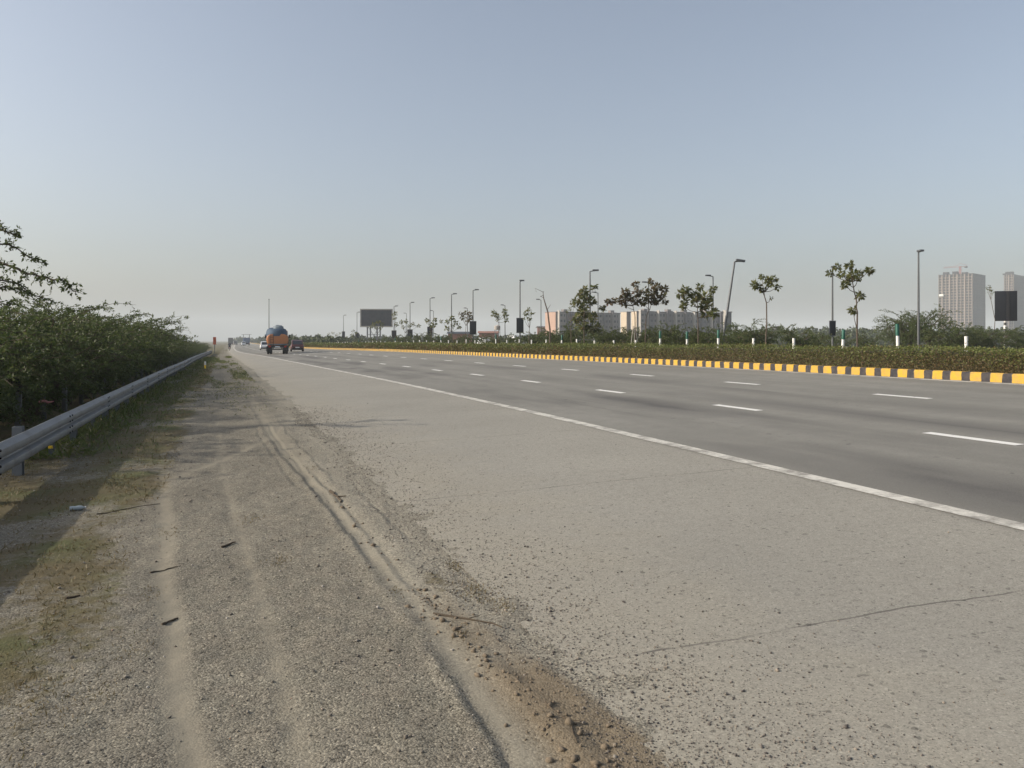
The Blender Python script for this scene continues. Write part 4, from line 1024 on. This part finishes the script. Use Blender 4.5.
def tower(pc, pl, pr, zc, ytop, label, seed, bays):
    cx, cy = place(pc, zc); z0 = -2; hgt = zrow(ytop, zc) - z0; r = random.Random(seed)
    xc = (pc - 512) / F * zc
    rz = R(24); ax = (math.cos(rz), math.sin(rz)); ay = (-math.sin(rz), math.cos(rz))
    def solve(d, px):
        k = (px - 512) / F; dxc = d[0] * CT - d[1] * ST; dzc = d[0] * ST + d[1] * CT
        return (k * zc - xc) / (dxc - k * dzc)
    L = solve(ay, pl); Wd = min(45, solve(ax, pr))
    o = empty('apartment_tower', (cx, cy, z0), rz, label, 'tower block')
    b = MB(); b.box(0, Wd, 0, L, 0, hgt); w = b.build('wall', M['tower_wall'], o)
    nf = int(hgt / 3.05); fh = hgt / nf; bl = L / bays
    for i in range(bays + 1):
        y = i * bl; pw = .6 if i % 2 else 1.3
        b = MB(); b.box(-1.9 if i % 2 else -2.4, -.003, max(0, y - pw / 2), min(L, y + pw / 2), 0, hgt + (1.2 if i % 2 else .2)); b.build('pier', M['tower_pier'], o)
    for f in range(1, nf):
        b = MB()
        b.box(-1.5, -.004, .4, L - .4, f * fh - .15, f * fh + .75)
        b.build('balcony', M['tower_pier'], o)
    # shaded front: vertical recesses and window columns
    nc = max(2, int(Wd / 5))
    for i in range(nc):
        xx = Wd * (i + .5) / nc
        b = MB(); b.box(xx - 1.2, xx + 1.2, -.9, -.003, 0, hgt + .5); q = b.build('bay', M['tower_wall'], o)
        b = MB()
        for f in range(nf): b.box(xx - .7, xx + .7, -.96, -.903, f * fh + .9, f * fh + 2.2)
        b.build('window', M['window_dark'], q)
    if seed == 1: b = MB(); b.box(-4.6, -1.6, L - 6, L - 1.5, hgt - 24, hgt - 21.5); b.build('hoist_platform', M['white_paint'], o)
    b = MB(); b.box(-1.0, Wd + .4, -.4, L + .3, hgt + .003, hgt + .9); b.build('parapet', M['tower_wall'], o)
    for k in range(3):
        b = MB(); yy = L * (.2 + .28 * k); b.box(2, min(8, Wd - 1), yy, yy + 5, hgt + .91, hgt + r.uniform(2.5, 4.5)); b.build('roof_room', M['tower_wall'], o)
    return o, cx, cy, hgt + z0
tw, tx, ty, tz = tower(973, 939, 985, 900, 274, 'unfinished ribbed apartment tower with a red crane on its roof', 1, 9)
tower(1014, 1004.5, 1030, 960, 275, 'second apartment tower cut off by the right edge of the photo', 2, 4)
# roof crane
x0, y0 = tx - 2, ty + 15
o = empty('tower_crane', (x0, y0, tz + .9), 0, 'red construction crane on top of the unfinished tower', 'crane')
b = MB()
for sx in (-.7, .7):
    for sy in (-.7, .7): b.box(sx - .16, sx + .16, sy - .16, sy + .16, 0, 9)
for k in range(6):
    z = k * 1.5
    for sx in (-.7, .7): b.tube([(sx, -.7, z), (sx, .7, z + 1.5)], .1, 4)
    for sy in (-.7, .7): b.tube([(-.7, sy, z), (.7, sy, z + 1.5)], .1, 4)
b.build('mast', M['crane_red'], o)
b = MB()
for sy in (-.6, .6): b.tube([(-18, sy + 6, 7), (8, sy - 2.5, 9)], .2, 4)
b.tube([(-18, 6, 8), (-4, 1.3, 9.3), (0, 0, 12.5), (8, -2.5, 10)], .16, 4); b.build('jib', M['crane_red'], o)
b = MB(); b.box(5, 7.5, -3.2, -1.2, 7.2, 8.9); b.build('counterweight', M['dim_wall'], o)

# ------------------------------------------------------------------ vehicles
def wheel(parent, x, y, r_, w, name='wheel'):
    b = MB(); b.lathe([(r_ * .55, -w / 2), (r_ * .93, -w / 2), (r_, -w * .35), (r_, w * .35), (r_ * .93, w / 2), (r_ * .55, w / 2)], 18, 0, 'x'); t_ = b.build(name, M['black_rubber'], parent); t_.location = (x, y, r_)
    b = MB(); b.lathe([(r_ * .2, -w * .52), (r_ * .548, -w * .42), (r_ * .548, w * .42), (r_ * .2, w * .52)], 14, 0, 'x'); b.build('rim', M['rim_metal'], t_)
    return t_
def car(x, y, rz, mat, label, L=3.8, Wd=1.66, Hh=1.5, van=False):
    z = zg(x, y) + .005; o = empty('car' if not van else 'van', (x, y, z), rz, label, 'car' if not van else 'van')
    def loft(sec, name, m, parent):   # sections: (y, half-width, z0, z1)
        mb = MB(); vs = []
        for (yy, hw, a, b_) in sec:
            vs += [(-hw * .92, yy, a), (-hw, yy, a + (b_ - a) * .25), (-hw, yy, a + (b_ - a) * .7), (-hw * .93, yy, b_), (hw * .93, yy, b_), (hw, yy, a + (b_ - a) * .7), (hw, yy, a + (b_ - a) * .25), (hw * .92, yy, a)]
        n = 8; fs = [(i * n + k, i * n + (k + 1) % n, (i + 1) * n + (k + 1) % n, (i + 1) * n + k) for i in range(len(sec) - 1) for k in range(n)]
        fs += [tuple(range(n - 1, -1, -1)), tuple((len(sec) - 1) * n + k for k in range(n))]
        mb.add(vs, fs, 0, True); return mb.build(name, m, parent)
    h = Wd / 2; hl = L / 2; bel = .58 * Hh if not van else .55 * Hh
    body = loft([(-hl, h * .86, .34, bel * .9), (-hl + .12, h * .96, .24, bel), (-hl + .8, h, .2, bel + .03), (0, h, .2, bel + .02), (hl - 1.0, h, .2, bel - .02 if not van else bel), (hl - .3, h * .95, .22, bel - .16 if not van else bel - .05), (hl, h * .8, .32, bel - .26)], 'body', M[mat], o)
    if van: sec = [(-hl + .06, h * .9, bel - .02, Hh - .12), (-hl + .2, h * .93, bel - .02, Hh), (hl - 1.1, h * .92, bel - .02, Hh), (hl - .35, h * .86, bel - .06, bel + .05)]
    else: sec = [(-hl + .16, h * .86, bel - .02, bel + .06), (-hl + .55, h * .84, bel - .02, Hh - .06), (-hl + .9, h * .83, bel - .02, Hh), (.35, h * .83, bel - .02, Hh - .01), (1.05, h * .84, bel - .04, bel + .04)]
    roof = loft(sec, 'cabin', M[mat], o)
    # glazing just outside the cabin faces
    b = MB(); y0 = sec[0][0]; y1 = sec[1][0]
    gz0, gz1 = bel + .08, Hh - .10
    f0 = (gz0 - sec[0][3]) / max(.01, sec[1][3] - sec[0][3]); f0 = min(max(f0, 0), 1)
    ya = y0 + (y1 - y0) * f0 - .02; yb = y1 - .03
    b.add([(-h * .68, ya, gz0), (h * .68, ya, gz0), (h * .64, yb, gz1), (-h * .64, yb, gz1), (-h * .68, ya + .05, gz0), (h * .68, ya + .05, gz0), (h * .64, yb + .05, gz1), (-h * .64, yb + .05, gz1)], [(0, 1, 2, 3), (7, 6, 5, 4), (0, 4, 5, 1), (3, 2, 6, 7), (0, 3, 7, 4), (1, 5, 6, 2)]); b.build('rear_window', M['glass'], o)
    for s in (-1, 1):
        b = MB(); hw = h * (.90 if van else .845); b.box(s * hw - .012, s * hw + .012, -hl + .7, .4, gz0, gz1 - .04, 0, .01); b.build('side_window', M['glass'], o)
        b = MB(); b.box(s * h * .70 - .1, s * h * .70 + .1, -hl - .02 + .04, -hl + .1, bel * .72, bel * .95, 0, .015); b.build('tail_light', M['red_lamp'], o)
        wheel(o, s * (h - .1), -hl + .68, .29, .18); wheel(o, s * (h - .1), hl - .72, .29, .18)
    b = MB(); b.box(-h * .88, h * .88, -hl - .05, -hl + .08, .26, .46, 0, .03); b.build('bumper', M['black_metal'], o)
    b = MB(); b.box(-.25, .25, -hl - .065, -hl - .05, .48, .60); b.build('number_plate', M['car_white'], o)
    return o
x, y = place(297, 104); car(x, y, -.05, 'maroon_paint', 'dark maroon hatchback driving away just right of the orange tanker')
x, y = place(265, 138); car(x, y, -.03, 'car_white', 'white car driving away, half hidden left of the orange tanker')
x, y = place(486, depth_at(486, 36.5)); car(x, y, math.pi, 'car_white', 'white car glimpsed over the hedge before the dark roofed shed', 4.3, 1.7, 1.55)
x, y = place(516.5, depth_at(516, 37)); car(x, y, math.pi, 'car_white', 'white van glimpsed over the hedge under the boarded lamp', 3.8, 1.6, 1.75, True)
x, y = place(528, depth_at(528, 33)); car(x, y, math.pi, 'car_grey', 'dark grey car glimpsed over the hedge right of the white van', 4.2, 1.7, 1.6)
x, y = place(235.5, 420); car(x, y, 0, 'car_grey', 'tiny dark van far along the road right of the grey lorry', 4.6, 1.9, 2.3, True)
x, y = place(243.5, 330); car(x, y, 0, 'car_white', 'tiny white car far along the road beside the blue lorry', 4.0, 1.7, 1.6)

def tanker():
    zc = 88; x0, y0 = place(277.5, zc); z0 = zg(x0, y0) + .005
    o = empty('tanker_truck', (x0, y0, z0), -.055, 'orange tanker truck with blue tarpaulin and grey bundle on top, seen from behind', 'truck')
    for s in (-1, 1):
        b = MB(); b.box(s * .42 - .06, s * .42 + .06, -.15, 8.2, .78, .98); b.build('chassis_rail', M['black_metal'], o)
    # tank: elliptical drum with dished rear end
    b = MB(); N = 28; vs = []; rings = [(-.10, .50), (-.09, .80), (-.05, .93), (0, .985), (.06, 1.0), (5.6, 1.0), (5.75, .9)]
    for (yy, k) in rings:
        for i in range(N):
            q = 2 * math.pi * i / N; c, s = math.cos(q), math.sin(q)
            vs.append((1.16 * k * math.copysign(abs(c) ** .62, c), yy, 1.60 + .64 * k * math.copysign(abs(s) ** .62, s)))
    fs = [(i * N + k, i * N + (k + 1) % N, (i + 1) * N + (k + 1) % N, (i + 1) * N + k) for i in range(len(rings) - 1) for k in range(N)]
    fs += [tuple(range(N - 1, -1, -1)), tuple((len(rings) - 1) * N + k for k in range(N))]
    b.add(vs, fs, 0, True); tk = b.build('tank', M['orange_paint'], o)
    b = MB(); b.lathe([(.2, -.16), (.2, -.101)], 12, 0, 'y', (.1, 0, 1.5)); b.build('hatch', M['orange_paint'], tk)
    b = MB()
    for sx in (-.78, -.42): b.tube([(sx, -.2, .95), (sx, -.2, 2.25)], .022, 5)
    for k in range(5): b.tube([(-.78, -.2, 1.05 + .27 * k), (-.42, -.2, 1.05 + .27 * k)], .018, 5)
    b.build('ladder', M['black_metal'], tk)
    b = MB(); b.box(-1.05, 1.05, -.16, -.102, 1.02, 1.14, 0, .01); b.build('rear_trim', M['grey_tarp'], tk)
    for yy in (1.2, 3.0, 4.6):
        b = MB(); P = [(1.18 * math.copysign(abs(math.cos(q)) ** .62, math.cos(q)), yy, 1.60 + .66 * math.copysign(abs(math.sin(q)) ** .62, math.sin(q))) for q in np.linspace(0, 2 * math.pi, 29)]
        b.tube(P, .025, 5); b.build('band', M['black_metal'], tk)
    # tarpaulin heap with uneven folds
    def heap(name, cx, cy_, cz, rx, ry, rz_, m, sd):
        bb = MB(); nu, nv = 18, 9; vv = []
        for j in range(nv + 1):
            th = (math.pi / 2) * j / nv
            for i in range(nu):
                q = 2 * math.pi * i / nu; n_ = .82 + .36 * float(fbm(np.array([i * .7 + 9. * (i == nu)]), np.array([j * .8 + sd]), sd)[0])
                cs = math.cos(th) ** .55
                vv.append((cx + rx * cs * math.copysign(abs(math.cos(q)) ** .7, math.cos(q)) * n_, cy_ + ry * cs * math.copysign(abs(math.sin(q)) ** .6, math.sin(q)) * (n_ * .3 + .7), cz + rz_ * math.sin(th) * n_))
        ff = [(j * nu + i, j * nu + (i + 1) % nu, (j + 1) * nu + (i + 1) % nu, (j + 1) * nu + i) for j in range(nv) for i in range(nu)] + [tuple(range(nu - 1, -1, -1))]
        bb.add(vv, ff, 0, True); return bb.build(name, m, o)
    heap('tarpaulin', -.08, 2.6, 2.0, 1.2, 2.75, .92, M['blue_tarp'], 3)
    heap('bundle', .1, 2.0, 2.68, .62, 1.3, .52, M['grey_tarp'], 8)
    b = MB(); b.box(-1.12, 1.12, -.42, -.3, .48, .62, 0, .02); b.box(-.5, -.4, -.32, .1, .6, .8); b.box(.4, .5, -.32, .1, .6, .8); b.build('rear_bumper', M['black_metal'], o)
    b = MB(); b.box(-1.0, 1.0, -.22, -.12, .72, .95, 0, .01); bx = b.build('lamp_board', M['black_metal'], o)
    for s in (-1, 1):
        b = MB(); b.box(s * .82 - .12, s * .82 + .12, -.25, -.222, .77, .9, 0, .008); b.build('tail_light', M['red_lamp'], o)
        b = MB(); b.box(s * .88 - .3, s * .88 + .3, .1, .13, .3, .85); b.build('mud_flap', M['black_rubber'], o)
        for yy in (.75, 1.95, 6.4):
            wheel(o, s * .98, yy, .47, .26)
            if yy < 3: wheel(o, s * .68, yy, .47, .26)
    b = MB(); b.box(-.25, .25, -.235, -.222, .76, .88); b.build('number_plate', M['car_white'], o)
    b = MB(); b.box(-1.15, 1.15, 6.0, 7.9, .7, 2.7, 0, .12); cb = b.build('cab', M['orange_paint'], o)
    b = MB(); b.box(-.9, .9, 7.88, 7.92, 1.6, 2.4); b.build('windscreen', M['glass'], cb)
    for s in (-1, 1):
        b = MB(); b.box(s * 1.16 - .01, s * 1.16 + .01, 6.6, 7.6, 1.65, 2.35); b.build('side_window', M['glass'], cb)
        b = MB(); b.box(s * 1.36 - .1, s * 1.36 + .1, 7.9, 7.95, 1.8, 2.2, 0, .01); b.build('mirror', M['black_metal'], cb)
tanker()
def lorry(px, zc, mat, label, Wd, Hh, L=7, frame=False):
    x0, y0 = place(px, zc); z0 = zg(x0, y0); o = empty('lorry', (x0, y0, z0), 0, label, 'truck')
    b = MB(); b.box(-Wd / 2, Wd / 2, 0, L * .7, 1.0, Hh, 0, .06); b.build('load_body', M[mat], o)
    b = MB(); b.box(-Wd / 2 + .05, Wd / 2 - .05, L * .72, L, .6, min(Hh, 2.7), 0, .12); b.build('cab', M['lorry_grey'], o)
    b = MB(); b.box(-.5, .5, -.1, L * .98, .7, .995); b.build('chassis', M['black_metal'], o)
    b = MB(); b.box(-Wd / 2 + .1, Wd / 2 - .1, -.2, -.1, .55, .7); b.build('rear_bumper', M['black_metal'], o)
    for s in (-1, 1):
        for yy in (1.2, L * .85): wheel(o, s * (Wd / 2 - .2), yy, .5, .35)
        b = MB(); b.box(s * Wd * .36 - .12, s * Wd * .36 + .12, -.24, -.201, .74, .92); b.build('tail_light', M['red_lamp'], o)
    if frame:
        b = MB()
        for s in (-1, 1):
            for yy in (.2, L * .6): b.box(s * Wd * .45 - .06, s * Wd * .45 + .06, yy, yy + .12, Hh + .003, Hh + 1.3)
        b.box(-Wd * .75, Wd * .75, .2, .32, Hh + 1.303, Hh + 1.42); b.build('load_frame', M['black_metal'], o)
lorry(230.6, 430, 'lorry_grey', 'dark grey lorry far down the left side of the road', 2.6, 4.0)
lorry(246.5, 330, 'lorry_blue', 'far blue-grey lorry with a frame above its load', 2.6, 3.2, 7, True)

# motorcycle and rider
def bike():
    zc = 168; x0, y0 = place(229.6, zc); z0 = zg(x0, y0) + .005
    o = empty('motorcycle', (x0, y0, z0), 0, 'small dark motorcycle far ahead on the road shoulder', 'motorcycle')
    for yy in (-.62, .66): wheel(o, 0, yy, .30, .1)
    b = MB(); b.tube([(0, -.62, .3), (0, -.1, .45), (0, .35, .78), (0, .66, .3)], .04, 6); b.tube([(0, -.1, .45), (0, .1, .35), (0, .4, .45)], .09, 6); b.build('frame', M['black_metal'], o)
    b = MB(); b.box(-.13, .13, -.75, .05, .70, .80, 0, .03); b.build('seat', M['black_rubber'], o)
    b = MB(); b.box(-.13, .13, .06, .48, .68, .92, 0, .06); b.build('fuel_tank', M['maroon_paint'], o)
    b = MB(); b.tube([(-.34, .38, 1.02), (-.1, .5, .98), (.1, .5, .98), (.34, .38, 1.02)], .02, 6); b.build('handlebar', M['black_metal'], o)
    b = MB(); b.box(-.06, .06, -.84, -.76, .62, .70); b.build('tail_light', M['red_lamp'], o)
    P = [(0, -.25, .86), (0, -.2, 1.12), (0, -.12, 1.36), (0, -.08, 1.48), (0, -.05, 1.62),
         (-.2, -.12, 1.36), (-.32, .1, 1.18), (-.33, .36, 1.05), (.2, -.12, 1.36), (.32, .1, 1.18), (.33, .36, 1.05),
         (-.12, -.2, .84), (-.22, .2, .80), (-.2, .05, .36), (-.2, .2, .30), (.12, -.2, .84), (.22, .2, .80), (.2, .05, .36), (.2, .2, .30)]
    E = [(0, 1), (1, 2), (2, 3), (3, 4), (2, 5), (5, 6), (6, 7), (2, 8), (8, 9), (9, 10), (0, 11), (11, 12), (12, 13), (13, 14), (0, 15), (15, 16), (16, 17), (17, 18)]
    Rr = [.15, .16, .17, .06, .11, .08, .055, .035, .08, .055, .035, .1, .085, .055, .05, .1, .085, .055, .05]
    me = bpy.data.meshes.new('person'); me.from_pydata(P, E, [])
    q = link('person', me, M['rider_shirt']); q.location = (x0, y0, z0)
    md = q.modifiers.new('skin', 'SKIN'); sv = me.skin_vertices[0].data
    for i, r_ in enumerate(Rr): sv[i].radius = (r_, r_)
    sv[0].use_root = True
    ss = q.modifiers.new('sub', 'SUBSURF'); ss.levels = 1; ss.render_levels = 1
    tag(q, 'rider in dark clothes sitting on the small motorcycle far ahead', 'person')
bike()

# ------------------------------------------------------------------ small things by the rail
zc = 132; x0, y0 = place(214.6, zc); z0 = zg(x0, y0)
o = empty('hazard_board', (x0, y0, z0), 0, 'small orange-red board on post at the far end of the guardrail', 'sign')
b = MB(); b.box(-.24, .24, -.02, .02, zrow(343, zc) - z0 - .25, zrow(337, zc) - z0, 0, .01); b.build('panel', M['board_red'], o)
b = MB(); b.box(-.05, .05, .022, .1, -.1, zrow(338, zc) - z0); b.build('post', M['galv'], o)
zc = 49; x0, y0 = place(205.2, zc); z0 = gsurf(x0, y0)
o = empty('verge_marker', (x0, y0, z0), 0, 'short white and yellow marker post in the grass by the guardrail', 'marker post')
b = MB(); b.lathe([(.05, -.05), (.05, .22)], 8); b.build('shaft', M['yellow_reflector'], o); b = MB(); b.lathe([(.055, .222), (.055, .42), (.03, .44)], 8); b.build('post_top', M['white_paint'], o)
# bottle
def gpt(px, py):
    z = 0.
    for _ in range(6):
        zc = F * (H - z) / (py - YH); x, y = place(px, zc); z = gsurf(x, y)
    return x, y, z
x, y, z = gpt(77, 510)
o = empty('plastic_bottle', (x, y, z), R(10), 'crushed clear plastic bottle lying in the rail shadow', 'bottle'); o.scale = (.62, .7, .7)
b = MB(); b.lathe([(.0, 0), (.03, .005), (.033, .05), (.028, .09), (.033, .13), (.03, .17), (.012, .205), (.012, .22)], 12, 0, 'x', (-.11, 0, .03)); b.build('body', M['bottle'], o)
b = MB(); b.lathe([(.014, .221), (.014, .24)], 10, 0, 'x', (-.11, 0, .03)); b.build('cap', M['white_paint'], o)
x, y = place(46, 17.6)
b = MB(); b.tube([(-.14, 0, .0), (-.05, .02, .03), (.04, 0, -.01), (.15, .03, .01)], [.02, .035, .03, .01], 6)
o = tag(b.build('plastic_scrap', M['pink_plastic']), 'pink scrap of plastic caught in the thicket behind the guardrail', 'litter'); o.location = (x, y, zrow(402, 17.6))
# sticks on the dirt: end points in the ground plane
for (a, bb, r_, lab) in [((98, 515), (160, 504), .006, 'long thin dry twig on the dirt near the edge of the rail shadow'),
                     ((150, 573), (178, 567), .006, 'short twig lying across the left wheel track, farther of two'),
                     ((162, 625), (178, 619), .009, 'thick dark stick lying across the left wheel track, nearer of two'),
                     ((66, 599), (80, 596), .010, 'stubby dark stick on the dirt left of the wheel track'),
                     ((432, 615), (503, 627), .007, 'long twig crossing the rutted track by the weed patch'),
                     ((544, 703), (575, 744), .004, 'thin curved dry stem in the damp nearer track'),
                     ((222, 548), (236, 543), .012, 'dark crumbled stick in the middle of the dirt'),
                     ((330, 492), (341, 503), .016, 'dark clod of bark on the track edge ahead')]:
    p = np.array(gpt(*a)); q = np.array(gpt(*bb)); c = (p + q) / 2; n = 6; d = q - p; side = np.array([-d[1], d[0], 0]); 
    pts = []
    for i in range(n + 1):
        s = i / n; w_ = p + d * s + side * (.12 * math.sin(s * 3.1) * (1 if r_ < .005 else .25) + rng.normal() * .02)
        w_[2] = gsurf(w_[0], w_[1]) + r_ * .7; pts.append(w_ - c)
    b = MB(); b.tube(pts, [r_ * rng.uniform(.7, 1.2) * (1 - .5 * i / n) for i in range(n + 1)], 6)
    if np.linalg.norm(d) > .3: b.tube([pts[3], pts[3] + d * .12 + side * .14 + np.array([0, 0, .012])], [r_ * .5, r_ * .25], 5)
    o = tag(b.build('dry_twig', M['twig']), lab, 'twig', 'sticks lying on the dirt shoulder'); o.location = tuple(c)

# ------------------------------------------------------------------ dusty air
b = MB(); b.box(-4100, 4100, -200, 4100, -5, 105)
t = NT('haze_air'); pv = t.n('ShaderNodeVolumePrincipled'); pv.inputs['Color'].default_value = (.82, .88, .92, 1); pv.inputs['Density'].default_value = .00042; pv.inputs['Anisotropy'].default_value = .0
t.l(pv.outputs[0], t.out.inputs['Volume'])
tag(b.build('haze', t.mat), kind='stuff')

# ------------------------------------------------------------------ render settings
sc.view_settings.view_transform = 'Standard'; sc.view_settings.look = 'None'; sc.view_settings.exposure = 0.35; sc.view_settings.gamma = 1; sc.view_settings.use_curve_mapping = False
sc.render.engine = 'CYCLES'
cy = sc.cycles
cy.use_denoising = True; cy.max_bounces = 5; cy.diffuse_bounces = 3; cy.glossy_bounces = 2; cy.transmission_bounces = 3; cy.volume_bounces = 1; cy.transparent_max_bounces = 8
cy.sample_clamp_indirect = 6; cy.use_adaptive_sampling = False
